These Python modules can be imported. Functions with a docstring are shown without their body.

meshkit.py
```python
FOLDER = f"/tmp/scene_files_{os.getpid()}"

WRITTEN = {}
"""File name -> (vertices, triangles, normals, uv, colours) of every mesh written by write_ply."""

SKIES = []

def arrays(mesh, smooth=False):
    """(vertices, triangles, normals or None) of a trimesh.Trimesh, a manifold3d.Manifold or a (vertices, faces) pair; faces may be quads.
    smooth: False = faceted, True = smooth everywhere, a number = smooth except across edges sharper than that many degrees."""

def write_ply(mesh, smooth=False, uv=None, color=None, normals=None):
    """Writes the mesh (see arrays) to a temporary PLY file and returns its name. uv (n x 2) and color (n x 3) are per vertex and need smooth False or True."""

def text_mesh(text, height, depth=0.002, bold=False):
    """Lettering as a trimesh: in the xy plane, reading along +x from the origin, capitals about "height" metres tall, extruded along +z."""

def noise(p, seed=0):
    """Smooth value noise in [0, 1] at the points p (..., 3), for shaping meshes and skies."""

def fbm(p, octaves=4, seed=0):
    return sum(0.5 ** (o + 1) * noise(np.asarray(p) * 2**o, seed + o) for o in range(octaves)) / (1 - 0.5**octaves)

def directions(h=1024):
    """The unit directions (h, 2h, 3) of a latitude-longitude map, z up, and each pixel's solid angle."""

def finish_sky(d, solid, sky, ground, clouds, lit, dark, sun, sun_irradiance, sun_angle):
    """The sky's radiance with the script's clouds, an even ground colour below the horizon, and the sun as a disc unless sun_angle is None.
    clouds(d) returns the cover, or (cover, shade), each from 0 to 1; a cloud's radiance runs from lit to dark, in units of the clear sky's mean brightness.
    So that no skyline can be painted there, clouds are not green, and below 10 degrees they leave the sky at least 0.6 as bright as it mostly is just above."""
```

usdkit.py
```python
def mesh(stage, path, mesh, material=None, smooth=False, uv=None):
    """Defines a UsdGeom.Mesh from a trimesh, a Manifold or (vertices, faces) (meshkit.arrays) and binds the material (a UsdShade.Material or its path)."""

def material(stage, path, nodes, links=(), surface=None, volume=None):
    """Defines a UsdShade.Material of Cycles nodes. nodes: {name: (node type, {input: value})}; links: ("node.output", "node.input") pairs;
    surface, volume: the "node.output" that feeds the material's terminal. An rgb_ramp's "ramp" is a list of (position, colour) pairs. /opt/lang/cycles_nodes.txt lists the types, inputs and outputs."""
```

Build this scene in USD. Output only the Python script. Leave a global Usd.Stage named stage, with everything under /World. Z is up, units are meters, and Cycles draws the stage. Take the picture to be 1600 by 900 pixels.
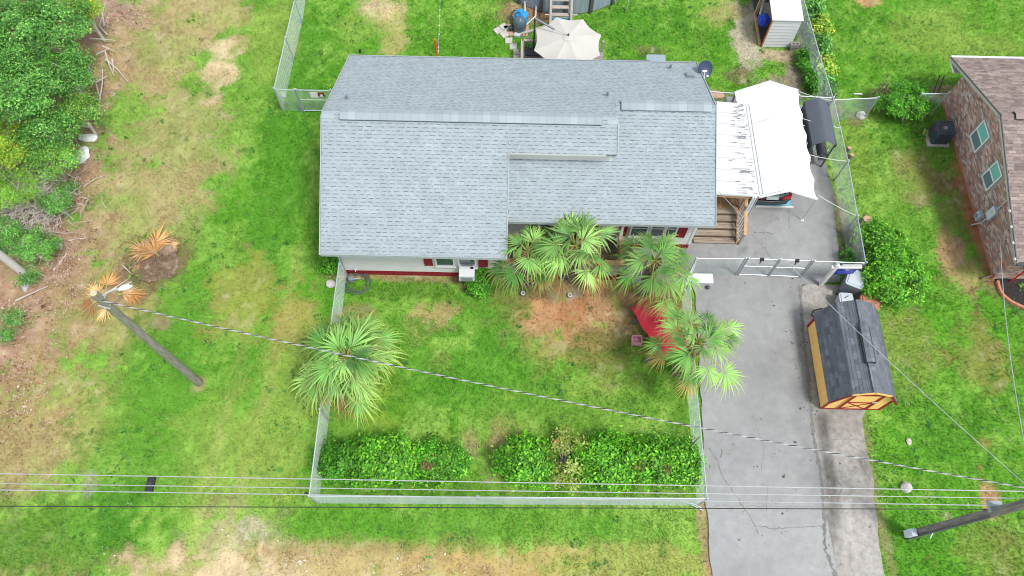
import math, random
import numpy as np, trimesh, shapely, shapely.geometry as sg
import usdkit, meshkit
from meshkit import fbm, noise
from pxr import Usd, UsdGeom, UsdLux, UsdShade, Gf, Sdf, Vt

stage = Usd.Stage.CreateInMemory()
UsdGeom.SetStageUpAxis(stage, UsdGeom.Tokens.z); UsdGeom.SetStageMetersPerUnit(stage, 1.0)
UsdGeom.Xform.Define(stage, '/World'); UsdGeom.Scope.Define(stage, '/World/Looks')

# ---------------------------------------------------------------- camera (drone, 28 m up, looking steeply down)
CAM_F, CAM_A, CAM_YAW, CAM_ROLL, CAM_H = 1164.149, 0.445460589, 0.00956137, 0.0134130, 28.0
_d = np.array([-math.sin(CAM_YAW)*math.sin(CAM_A), math.cos(CAM_YAW)*math.sin(CAM_A), -math.cos(CAM_A)])
_r = np.array([math.cos(CAM_YAW), math.sin(CAM_YAW), 0.0]); _u = np.cross(_r, _d)
_r, _u = math.cos(CAM_ROLL)*_r + math.sin(CAM_ROLL)*_u, -math.sin(CAM_ROLL)*_r + math.cos(CAM_ROLL)*_u
cam = UsdGeom.Camera.Define(stage, '/World/camera')
cam.CreateHorizontalApertureAttr(36.0); cam.CreateVerticalApertureAttr(20.25)
cam.CreateFocalLengthAttr(36.0*CAM_F/1600); cam.CreateClippingRangeAttr(Gf.Vec2f(0.5, 2000))
cam.AddTransformOp().Set(Gf.Matrix4d(*_r, 0, *_u, 0, *(-_d), 0, 0, 0, CAM_H, 1))
cam.CreateExposureAttr(1.4)

# ---------------------------------------------------------------- sky: bright thin overcast, and a soft high sun
SUN_EL, SUN_AZ = math.radians(62), math.radians(128)          # azimuth from +y towards +x
sky = usdkit.material(stage, '/World/Looks/overcast_sky', {
    'tc': ('texture_coordinate', {}),
    'sky': ('sky_texture', {'sky_type': 'single_scattering', 'sun_disc': False, 'sun_elevation': SUN_EL, 'sun_rotation': SUN_AZ}),
    'bw': ('rgb_to_bw', {}),
    'n': ('noise_texture', {'scale': 2.2, 'detail': 5.0, 'roughness': 0.55}),
    'r': ('rgb_ramp', {'ramp': [(0.25, (0.72, 0.72, 0.72)), (0.75, (0.95, 0.95, 0.95))]}),
    'c': ('mix', {'mix_type': 'multiply', 'fac': 1.0, 'color2': (1.0, 1.02, 1.06)}),
    'm': ('mix', {'mix_type': 'mix'}),
    'b': ('background_shader', {'strength': 0.15})},
    [('tc.generated', 'n.vector'), ('n.fac', 'r.fac'), ('sky.color', 'bw.color'), ('bw.val', 'c.color1'), ('sky.color', 'm.color1'),
     ('c.color', 'm.color2'), ('r.color', 'm.fac'), ('m.color', 'b.color')], surface='b.background')
dome = UsdLux.DomeLight.Define(stage, '/World/sky')
UsdShade.MaterialBindingAPI.Apply(dome.GetPrim()).Bind(sky)
dome.GetPrim().SetCustomDataByKey('kind', 'structure')
sun = UsdLux.DistantLight.Define(stage, '/World/sun')
sun.CreateIntensityAttr(0.38); sun.CreateAngleAttr(11.0); sun.CreateNormalizeAttr(True); sun.CreateColorAttr(Gf.Vec3f(1.0, 0.96, 0.9))
sun.AddRotateXYZOp().Set(Gf.Vec3f(math.degrees(math.pi/2-SUN_EL), 0, -math.degrees(SUN_AZ)+180))

# ---------------------------------------------------------------- helpers
rng = np.random.default_rng(7); random.seed(7)
def ray(px, py): return _d*CAM_F + _r*(px-800) - _u*(py-450)
def at(px, py, z=0.0):                      # the point at height z that the survey photograph shows at (px, py)
    q = ray(px, py); t = (z-CAM_H)/q[2]; return np.array([q[0]*t, q[1]*t, z])
def atx(px, py, x):
    q = ray(px, py); return q*(x/q[0]) + [0, 0, CAM_H]
def aty(px, py, y):
    q = ray(px, py); return q*(y/q[1]) + [0, 0, CAM_H]
def lin(r, g, b, k=0.62):                   # colour seen in daylight -> base colour
    f = lambda c: (c/12.92 if c <= 0.04045 else ((c+0.055)/1.055)**2.4)
    return np.array([f(r/255), f(g/255), f(b/255)])*k

_names = {}
def path_in(parent, name):
    key = (parent, name); n = _names.get(key, 0); _names[key] = n+1
    return f'{parent}/{name}' + (f'_{n:03d}' if n else '')

class MB:                                   # collects shapes into one mesh
    def __init__(s): s.V, s.F, s.C, s.n, s.hc = [], [], [], 0, False
    def add(s, V, F, c=None):
        V = np.asarray(V, float).reshape(-1, 3); F = np.asarray(F, int).reshape(-1, 3)
        s.V.append(V); s.F.append(F+s.n); s.n += len(V)
        if c is None: c = (1, 1, 1)
        else: s.hc = True
        s.C.append(np.broadcast_to(np.asarray(c, float), V.shape)); return s
    def tm(s, m, c=None): return s.add(m.vertices, m.faces, c)
    def hexa(s, b, t, c=None):              # 4 bottom points (ccw seen from above) and the 4 top points
        V = np.vstack([b, t])
        Q = [(3,2,1,0), (4,5,6,7), (0,1,5,4), (1,2,6,5), (2,3,7,6), (3,0,4,7)]
        return s.add(V[np.array(Q).ravel()], [[4*i, 4*i+1, 4*i+2] for i in range(6)]+[[4*i, 4*i+2, 4*i+3] for i in range(6)], c)
    def box(s, lo, hi, c=None):
        (a, b, d), (e, f, g) = lo, hi
        return s.hexa([(a,b,d),(e,b,d),(e,f,d),(a,f,d)], [(a,b,g),(e,b,g),(e,f,g),(a,f,g)], c)
    def obox(s, p0, p1, w, h, up=(0, 0, 1), c=None):   # a bar from p0 to p1, w wide, h along up
        p0, p1, up = (np.asarray(q, float) for q in (p0, p1, up)); a = p1-p0; a /= np.linalg.norm(a)
        sd = np.cross(a, up); n = np.linalg.norm(sd)
        if n < 1e-6: sd = np.cross(a, (1, 0, 0)); n = np.linalg.norm(sd)
        sd = sd/n*w/2; u = np.cross(sd, a); u = u/np.linalg.norm(u)*h/2
        return s.hexa([p0-sd-u, p0+sd-u, p1+sd-u, p1-sd-u], [p0-sd+u, p0+sd+u, p1+sd+u, p1-sd+u], c)
    def quad(s, a, b, d, e, c=None): return s.add([a, b, d, e], [(0,1,2), (0,2,3)], c)
    def slab(s, pts, th, c=None):           # quad with thickness th below
        p = np.asarray(pts, float); return s.hexa(p-[0, 0, th], p, c)
    def tube(s, P, r, n=6, c=None, cap=True):
        P = np.asarray(P, float); r = np.broadcast_to(np.asarray(r, float), (len(P),))
        T = np.gradient(P, axis=0); T /= np.linalg.norm(T, axis=1)[:, None]
        ref = np.array([0, 0, 1.0]) if abs(T[:, 2]).mean() < .8 else np.array([1.0, 0, 0])
        A = np.cross(T, ref); A /= np.linalg.norm(A, axis=1)[:, None]; B = np.cross(T, A)
        th = np.arange(n)/n*2*np.pi
        V = (P[:, None] + r[:, None, None]*(np.cos(th)[None, :, None]*A[:, None] + np.sin(th)[None, :, None]*B[:, None])).reshape(-1, 3)
        F = []
        for i in range(len(P)-1):
            for j in range(n):
                a, b = i*n+j, i*n+(j+1) % n; F += [(a, a+n, b), (b, a+n, b+n)]
        if cap:
            V = np.vstack([V, P[0], P[-1]]); k = len(V)-2; m = (len(P)-1)*n
            for j in range(n): F += [(k, j, (j+1) % n), (k+1, m+(j+1) % n, m+j)]
        return s.add(V, F, c)
    def cyl(s, p0, p1, r, r2=None, n=10, c=None): return s.tube([p0, p1], [r, r if r2 is None else r2], n, c)
    def prism(s, poly, z0, z1, c=None):     # shapely polygon extruded along z
        for g in getattr(poly, 'geoms', [poly]):
            m = trimesh.creation.extrude_polygon(g, z1-z0, engine='earcut'); m.apply_translation((0, 0, z0)); s.tm(m, c)
        return s
    def extr(s, pts, axis, a0, a1, c=None): # 2-d outline extruded along an axis ('x': pts are (y, z); 'y': pts are (x, z))
        m = trimesh.creation.extrude_polygon(sg.Polygon(pts), a1-a0, engine='earcut'); v = m.vertices.copy(); w = np.empty_like(v)
        if axis == 'x': w[:, 0], w[:, 1], w[:, 2] = v[:, 2]+a0, v[:, 0], v[:, 1]; f = m.faces
        else: w[:, 1], w[:, 0], w[:, 2] = v[:, 2]+a0, v[:, 0], v[:, 1]; f = m.faces[:, ::-1]
        return s.add(w, f, c)
    def sph(s, ctr, r, sub=2, c=None):
        m = trimesh.creation.icosphere(subdivisions=sub); m.apply_scale(r); m.apply_translation(ctr); return s.tm(m, c)
    def arrays(s): return np.vstack(s.V), np.vstack(s.F), np.vstack(s.C)

def put(path, mb, m, base=None, smooth=False):
    V, F, C = mb.arrays() if isinstance(mb, MB) else mb
    if base is not None: V = V - np.asarray(base)
    me = UsdGeom.Mesh.Define(stage, path)
    if smooth: usdkit.mesh(stage, path, (V, F), m, smooth=smooth if not isinstance(smooth, bool) else 40); hc = False
    else:
        me.CreatePointsAttr(Vt.Vec3fArray.FromNumpy(V.astype(np.float32)))
        me.CreateFaceVertexCountsAttr(Vt.IntArray.FromNumpy(np.full(len(F), 3, np.int32)))
        me.CreateFaceVertexIndicesAttr(Vt.IntArray.FromNumpy(F.astype(np.int32).ravel()))
        me.CreateSubdivisionSchemeAttr('none')
        UsdShade.MaterialBindingAPI.Apply(me.GetPrim()).Bind(m)
        if not isinstance(mb, MB) or mb.hc or str(m.GetPath()) in VC:
            UsdGeom.PrimvarsAPI(me).CreatePrimvar('col', Sdf.ValueTypeNames.Color3fArray, 'vertex').Set(Vt.Vec3fArray.FromNumpy(C.astype(np.float32)))
    return me.GetPrim()

def tag(p, label=None, cat=None, group=None, kind=None):
    for k, v in (('label', label), ('category', cat), ('group', group), ('kind', kind)):
        if v: p.SetCustomDataByKey(k, v)
    return p
class Thing:
    def __init__(s, name, base, label, cat, group=None):
        s.base = np.asarray(base, float) if len(base) == 3 else np.array([*base, 0.0]); s.path = path_in('/World', name)
        x = UsdGeom.Xform.Define(stage, s.path); x.AddTranslateOp().Set(Gf.Vec3d(*map(float, s.base))); s.prim = tag(x.GetPrim(), label, cat, group)
    def part(s, name, mb, m, parent=None, label=None, kind=None, smooth=False):
        p = put(path_in(str(parent.GetPath()) if parent else s.path, name), mb, m, s.base, smooth); return tag(p, label, kind=kind)
def single(name, mb, m, label, cat, group=None, kind=None, smooth=False, base=None):
    V = mb.arrays()[0]; base = np.array([V[:, 0].mean(), V[:, 1].mean(), V[:, 2].min()]) if base is None else np.asarray(base, float)
    p = put(path_in('/World', name), mb, m, base, smooth); UsdGeom.Xformable(p).AddTranslateOp().Set(Gf.Vec3d(*map(float, base)))
    return tag(p, label, cat, group, kind)
def copy_of(src, name, base, label, cat, group=None, rotz=0, scale=None):
    path = path_in('/World', name); x = UsdGeom.Xform.Define(stage, path)
    x.GetPrim().GetReferences().AddInternalReference(src.path if isinstance(src, Thing) else str(src.GetPath()))
    x.ClearXformOpOrder(); x.GetPrim().SetInstanceable(True)
    x.AddTranslateOp(opSuffix='place').Set(Gf.Vec3d(*map(float, base))); x.AddRotateZOp(opSuffix='turn').Set(rotz)
    if scale: x.AddScaleOp(opSuffix='size').Set(Gf.Vec3f(*scale))
    return tag(x.GetPrim(), label, cat, group)

# ---------------------------------------------------------------- materials
VC = set()
def mat(name, rgb=(1, 1, 1), rough=.8, var=.12, scale=5, bump=0.0, bscale=40, spec=.3, metal=0.0, vc=False, trans=0.0, hue=None, stretch=None, coat=0.0, extra=None):
    rgb = np.asarray(rgb, float)
    N = {'g': ('geometry', {}), 'n': ('noise_texture', {'scale': scale, 'detail': 5.0, 'roughness': .6}),
         'r': ('rgb_ramp', {'ramp': [(0.25, tuple(np.clip(rgb*(1-var), 0, 1))), (0.75, tuple(np.clip((rgb if hue is None else np.asarray(hue))*(1+var), 0, 1)))]}),
         'p': ('principled_bsdf', {'roughness': rough, 'specular_ior_level': spec, 'metallic': metal, 'coat_weight': coat})}
    L = [('n.fac', 'r.fac')]
    if stretch:
        N['mp'] = ('mapping', {'scale': stretch}); L += [('g.position', 'mp.vector'), ('mp.vector', 'n.vector')]
    else: L += [('g.position', 'n.vector')]
    out = 'r.color'
    if vc:
        VC.add('/World/Looks/'+name)
        N['a'] = ('attribute', {'attribute': 'col'}); N['mu'] = ('mix', {'mix_type': 'multiply', 'fac': 1.0}); L += [(out, 'mu.color1'), ('a.color', 'mu.color2')]; out = 'mu.color'
    L.append((out, 'p.base_color'))
    if bump:
        N['bn'] = ('noise_texture', {'scale': bscale, 'detail': 4.0}); N['b'] = ('bump', {'strength': bump, 'distance': .02})
        L += [('mp.vector' if stretch else 'g.position', 'bn.vector'), ('bn.fac', 'b.height'), ('b.normal', 'p.normal')]
    surf = 'p.BSDF'
    if trans:
        N['t'] = ('translucent_bsdf', {}); N['x'] = ('mix_closure', {'fac': trans}); L += [(out, 't.color'), ('p.BSDF', 'x.closure1'), ('t.BSDF', 'x.closure2')]; surf = 'x.closure'
    return usdkit.material(stage, '/World/Looks/'+name, N, L, surface=surf)

M = {}
M['ground'] = mat('soil_and_turf', var=.16, scale=3.5, vc=True, bump=.5, bscale=25, rough=.95, spec=.1)
M['grass'] = mat('grass_blade', var=.10, scale=1.5, vc=True, rough=.8, spec=.12, trans=.25)
M['leaf'] = mat('leaf', var=.10, scale=2.5, vc=True, rough=.55, spec=.3, trans=.3)
M['palm'] = mat('palm_leaf', var=.10, scale=4, vc=True, rough=.5, spec=.35, trans=.22)
M['asphalt'] = mat('worn_grey_paving', lin(170, 172, 171, .60), var=.11, scale=3.2, bump=.35, bscale=60, rough=.9, vc=True)
M['asphalt_line'] = mat('crack_filler', lin(132, 131, 128, .6), var=.3, scale=8)
M['concrete'] = mat('rough_concrete', lin(178, 174, 168), var=.3, scale=4.5, bump=.6, bscale=45, rough=.95, vc=True)
M['shingle'] = mat('grey_shingle', lin(178, 191, 197, .545), var=.07, scale=1.2, vc=True, rough=.9, bump=.25, bscale=120, spec=.2)
M['brown_shingle'] = mat('brown_shingle', lin(150, 134, 128), var=.10, scale=2, vc=True, rough=.9, bump=.25, bscale=120)
M['black_shingle'] = mat('charcoal_shingle', lin(112, 118, 126), var=.10, scale=3, vc=True, rough=.85, bump=.25, bscale=120)
M['white_paint'] = mat('white_paint', lin(232, 234, 232), var=.04, scale=2, rough=.5)
M['siding'] = mat('white_siding', lin(226, 228, 224), var=.05, scale=1.5, rough=.5)
M['maroon'] = mat('maroon_paint', lin(140, 28, 42), var=.1, scale=4, rough=.6)
M['white_metal'] = mat('white_metal', lin(236, 239, 241, .58), var=.04, scale=2, rough=.35)
M['canvas'] = mat('white_tarp', (.74, .75, .76), var=.05, scale=1.0, rough=.6, trans=.12)
M['cream'] = mat('cream_canvas', (.47, .455, .42), var=.03, scale=2, rough=.9, trans=.15)
M['galv'] = mat('galvanised_steel', (.40, .44, .46), var=.10, scale=8, rough=.42, metal=.35)
M['post_steel'] = mat('fence_post_steel', (.27, .30, .32), var=.12, scale=6, rough=.5, metal=.35)
M['galv_dark'] = mat('weathered_steel', (.22, .25, .27), var=.15, scale=8, rough=.5, metal=.35)
M['wire'] = mat('galvanised_wire', (.52, .58, .59), var=.08, scale=4, rough=.5, metal=.2)
M['cable_white'] = mat('bare_cable', (.35, .36, .37), var=.25, scale=5, rough=.4, metal=.3)
M['cable_grey'] = mat('grey_cable', (.28, .30, .32), var=.2, scale=5, rough=.5)
M['black'] = mat('black_rubber', (.02, .021, .023), var=.2, scale=10, rough=.55)
M['dark_metal'] = mat('dark_metal', (.06, .065, .07), var=.15, scale=10, rough=.4, metal=.3)
M['glass'] = mat('window_glass', (.03, .05, .05), var=.1, scale=2, rough=.06, spec=.8)
M['glass_blind'] = mat('window_glass_pale', lin(120, 190, 175), var=.08, scale=2, rough=.12, spec=.7)
M['wood'] = mat('weathered_wood', lin(164, 150, 134), var=.55, scale=2.2, stretch=(.8, 11, 9), rough=.85, bump=.3, bscale=20, vc=True)
M['wood_y'] = mat('weathered_plank', lin(178, 146, 116), var=.45, scale=2.4, stretch=(11, .8, 9), rough=.85, bump=.3, bscale=20, vc=True)
M['grey_wood'] = mat('grey_wood', lin(186, 176, 168), var=.15, scale=4, rough=.85, bump=.3, vc=True)
M['new_wood'] = mat('tan_timber', lin(206, 166, 122), var=.15, scale=5, rough=.8)
M['pole_wood'] = mat('pole_wood', lin(138, 138, 122), var=.38, scale=4, stretch=(3, 3, .5), rough=.9, bump=.5, bscale=14)
M['pole_dark'] = mat('creosoted_wood', lin(122, 118, 114), var=.5, scale=4, stretch=(3, 3, .45), rough=.9, bump=.5, bscale=14)
M['bark'] = mat('palm_bark', lin(150, 138, 122), var=.3, scale=6, rough=.95, vc=True)
M['twig'] = mat('dead_branch', lin(200, 190, 182, .7), var=.2, scale=5, rough=.9)
M['dry_frond'] = mat('dry_frond', lin(226, 168, 104), var=.2, scale=5, rough=.8, vc=True)
M['yellow'] = mat('yellow_panel', lin(250, 202, 120, .74), var=.07, scale=2, rough=.6)
M['shed_red'] = mat('shed_red_trim', lin(146, 34, 38), var=.1, scale=5, rough=.6)
M['red_tarp'] = mat('red_tarp', lin(246, 64, 88, .75), var=.07, scale=3, rough=.6)
M['pink'] = mat('pink_plastic', lin(226, 160, 176), var=.06, scale=4, rough=.5)
M['grey_tarp'] = mat('charcoal_fabric', lin(92, 100, 110), var=.08, scale=3, rough=.75)
M['ac_dark'] = mat('condenser_paint', lin(74, 88, 98), var=.1, scale=5, rough=.45)
M['bin'] = mat('pale_grey_plastic', lin(205, 216, 224), var=.05, scale=3, rough=.45)
M['bin_body'] = mat('grey_plastic', lin(128, 140, 148), var=.08, scale=3, rough=.5)
M['terracotta'] = mat('faded_orange_plastic', lin(206, 140, 112), var=.06, scale=3, rough=.6)
M['blue'] = mat('blue_panel', lin(44, 62, 178), var=.05, scale=4, rough=.4)
M['blue_bright'] = mat('blue_tarp', lin(50, 160, 225), var=.12, scale=5, rough=.5)
M['blue_tarp'] = mat('royal_blue_tarp', lin(40, 78, 205), var=.12, scale=5, rough=.5)
M['teal'] = mat('mat_blue', lin(54, 128, 180), var=.6, scale=2.2, hue=lin(120, 190, 205), rough=.8)
M['print'] = mat('printed_white', lin(215, 228, 232), var=.05, scale=4, rough=.8)
M['car'] = mat('black_car_paint', (.012, .013, .016), var=.1, scale=3, rough=.2, spec=.6, coat=.6)
M['red_light'] = mat('tail_lamp', (.55, .02, .03), var=.1, scale=6, rough=.2, coat=.5)
M['plate'] = mat('licence_plate', (.62, .68, .66), var=.1, scale=10, rough=.4)
M['brick'] = mat('brick', var=.08, scale=9, vc=True, rough=.9, bump=.3, bscale=60)
M['mortar'] = mat('mortar', lin(178, 168, 160), var=.1, scale=9, rough=.95)
M['mulch'] = mat('dark_mulch', lin(58, 52, 52), var=.6, scale=14, rough=.98, bump=.9, bscale=30)
M['rust'] = mat('rusty_trim', lin(190, 110, 58), var=.3, scale=9, rough=.85)
M['stone'] = mat('pale_stone', lin(212, 206, 200), var=.2, scale=7, rough=.95, bump=.5)
M['block'] = mat('concrete_block', lin(170, 166, 160), var=.15, scale=9, rough=.95, bump=.4)
M['slate'] = mat('blue_grey_panel', lin(158, 176, 186), var=.1, scale=2.5, stretch=(4, 4, .6), rough=.55)
M['pool_rail'] = mat('pool_upright', lin(92, 92, 92), var=.1, scale=4, rough=.6)
M['water'] = mat('pool_water', lin(90, 180, 200), var=.1, scale=2, rough=.05, spec=.6)
M['navy'] = mat('navy_dish', lin(48, 66, 96), var=.06, scale=3, rough=.45)
M['teal_plastic'] = mat('filter_tank', lin(92, 116, 126), var=.08, scale=4, rough=.4)
M['dirt_stain'] = mat('mould_streak', lin(164, 168, 172, .46), var=.3, scale=12, rough=.8)
M['orange'] = mat('orange_plastic', lin(222, 118, 40), var=.1, scale=5, rough=.5)
M['red_plastic'] = mat('red_plastic', lin(214, 44, 40), var=.1, scale=5, rough=.45)
M['green'] = mat('green_hose', lin(96, 112, 104), var=.1, scale=5, rough=.5)
M['pale_bark'] = mat('pale_concrete_pole', lin(206, 202, 196), var=.12, scale=4, rough=.9, bump=.3, bscale=20)
M['sap'] = mat('cut_wood', lin(206, 168, 138), var=.25, scale=9, rough=.9)
M['fruit'] = mat('yellow_fruit', lin(235, 190, 60), var=.1, scale=9, rough=.5)
M['backer'] = mat('roof_deck', lin(140, 152, 160), var=.06, scale=3, rough=.9)
M['backer_brown'] = mat('brown_roof_deck', lin(112, 100, 96), var=.06, scale=3, rough=.9)
M['backer_black'] = mat('charcoal_roof_deck', lin(80, 84, 90), var=.06, scale=3, rough=.9)

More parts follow.
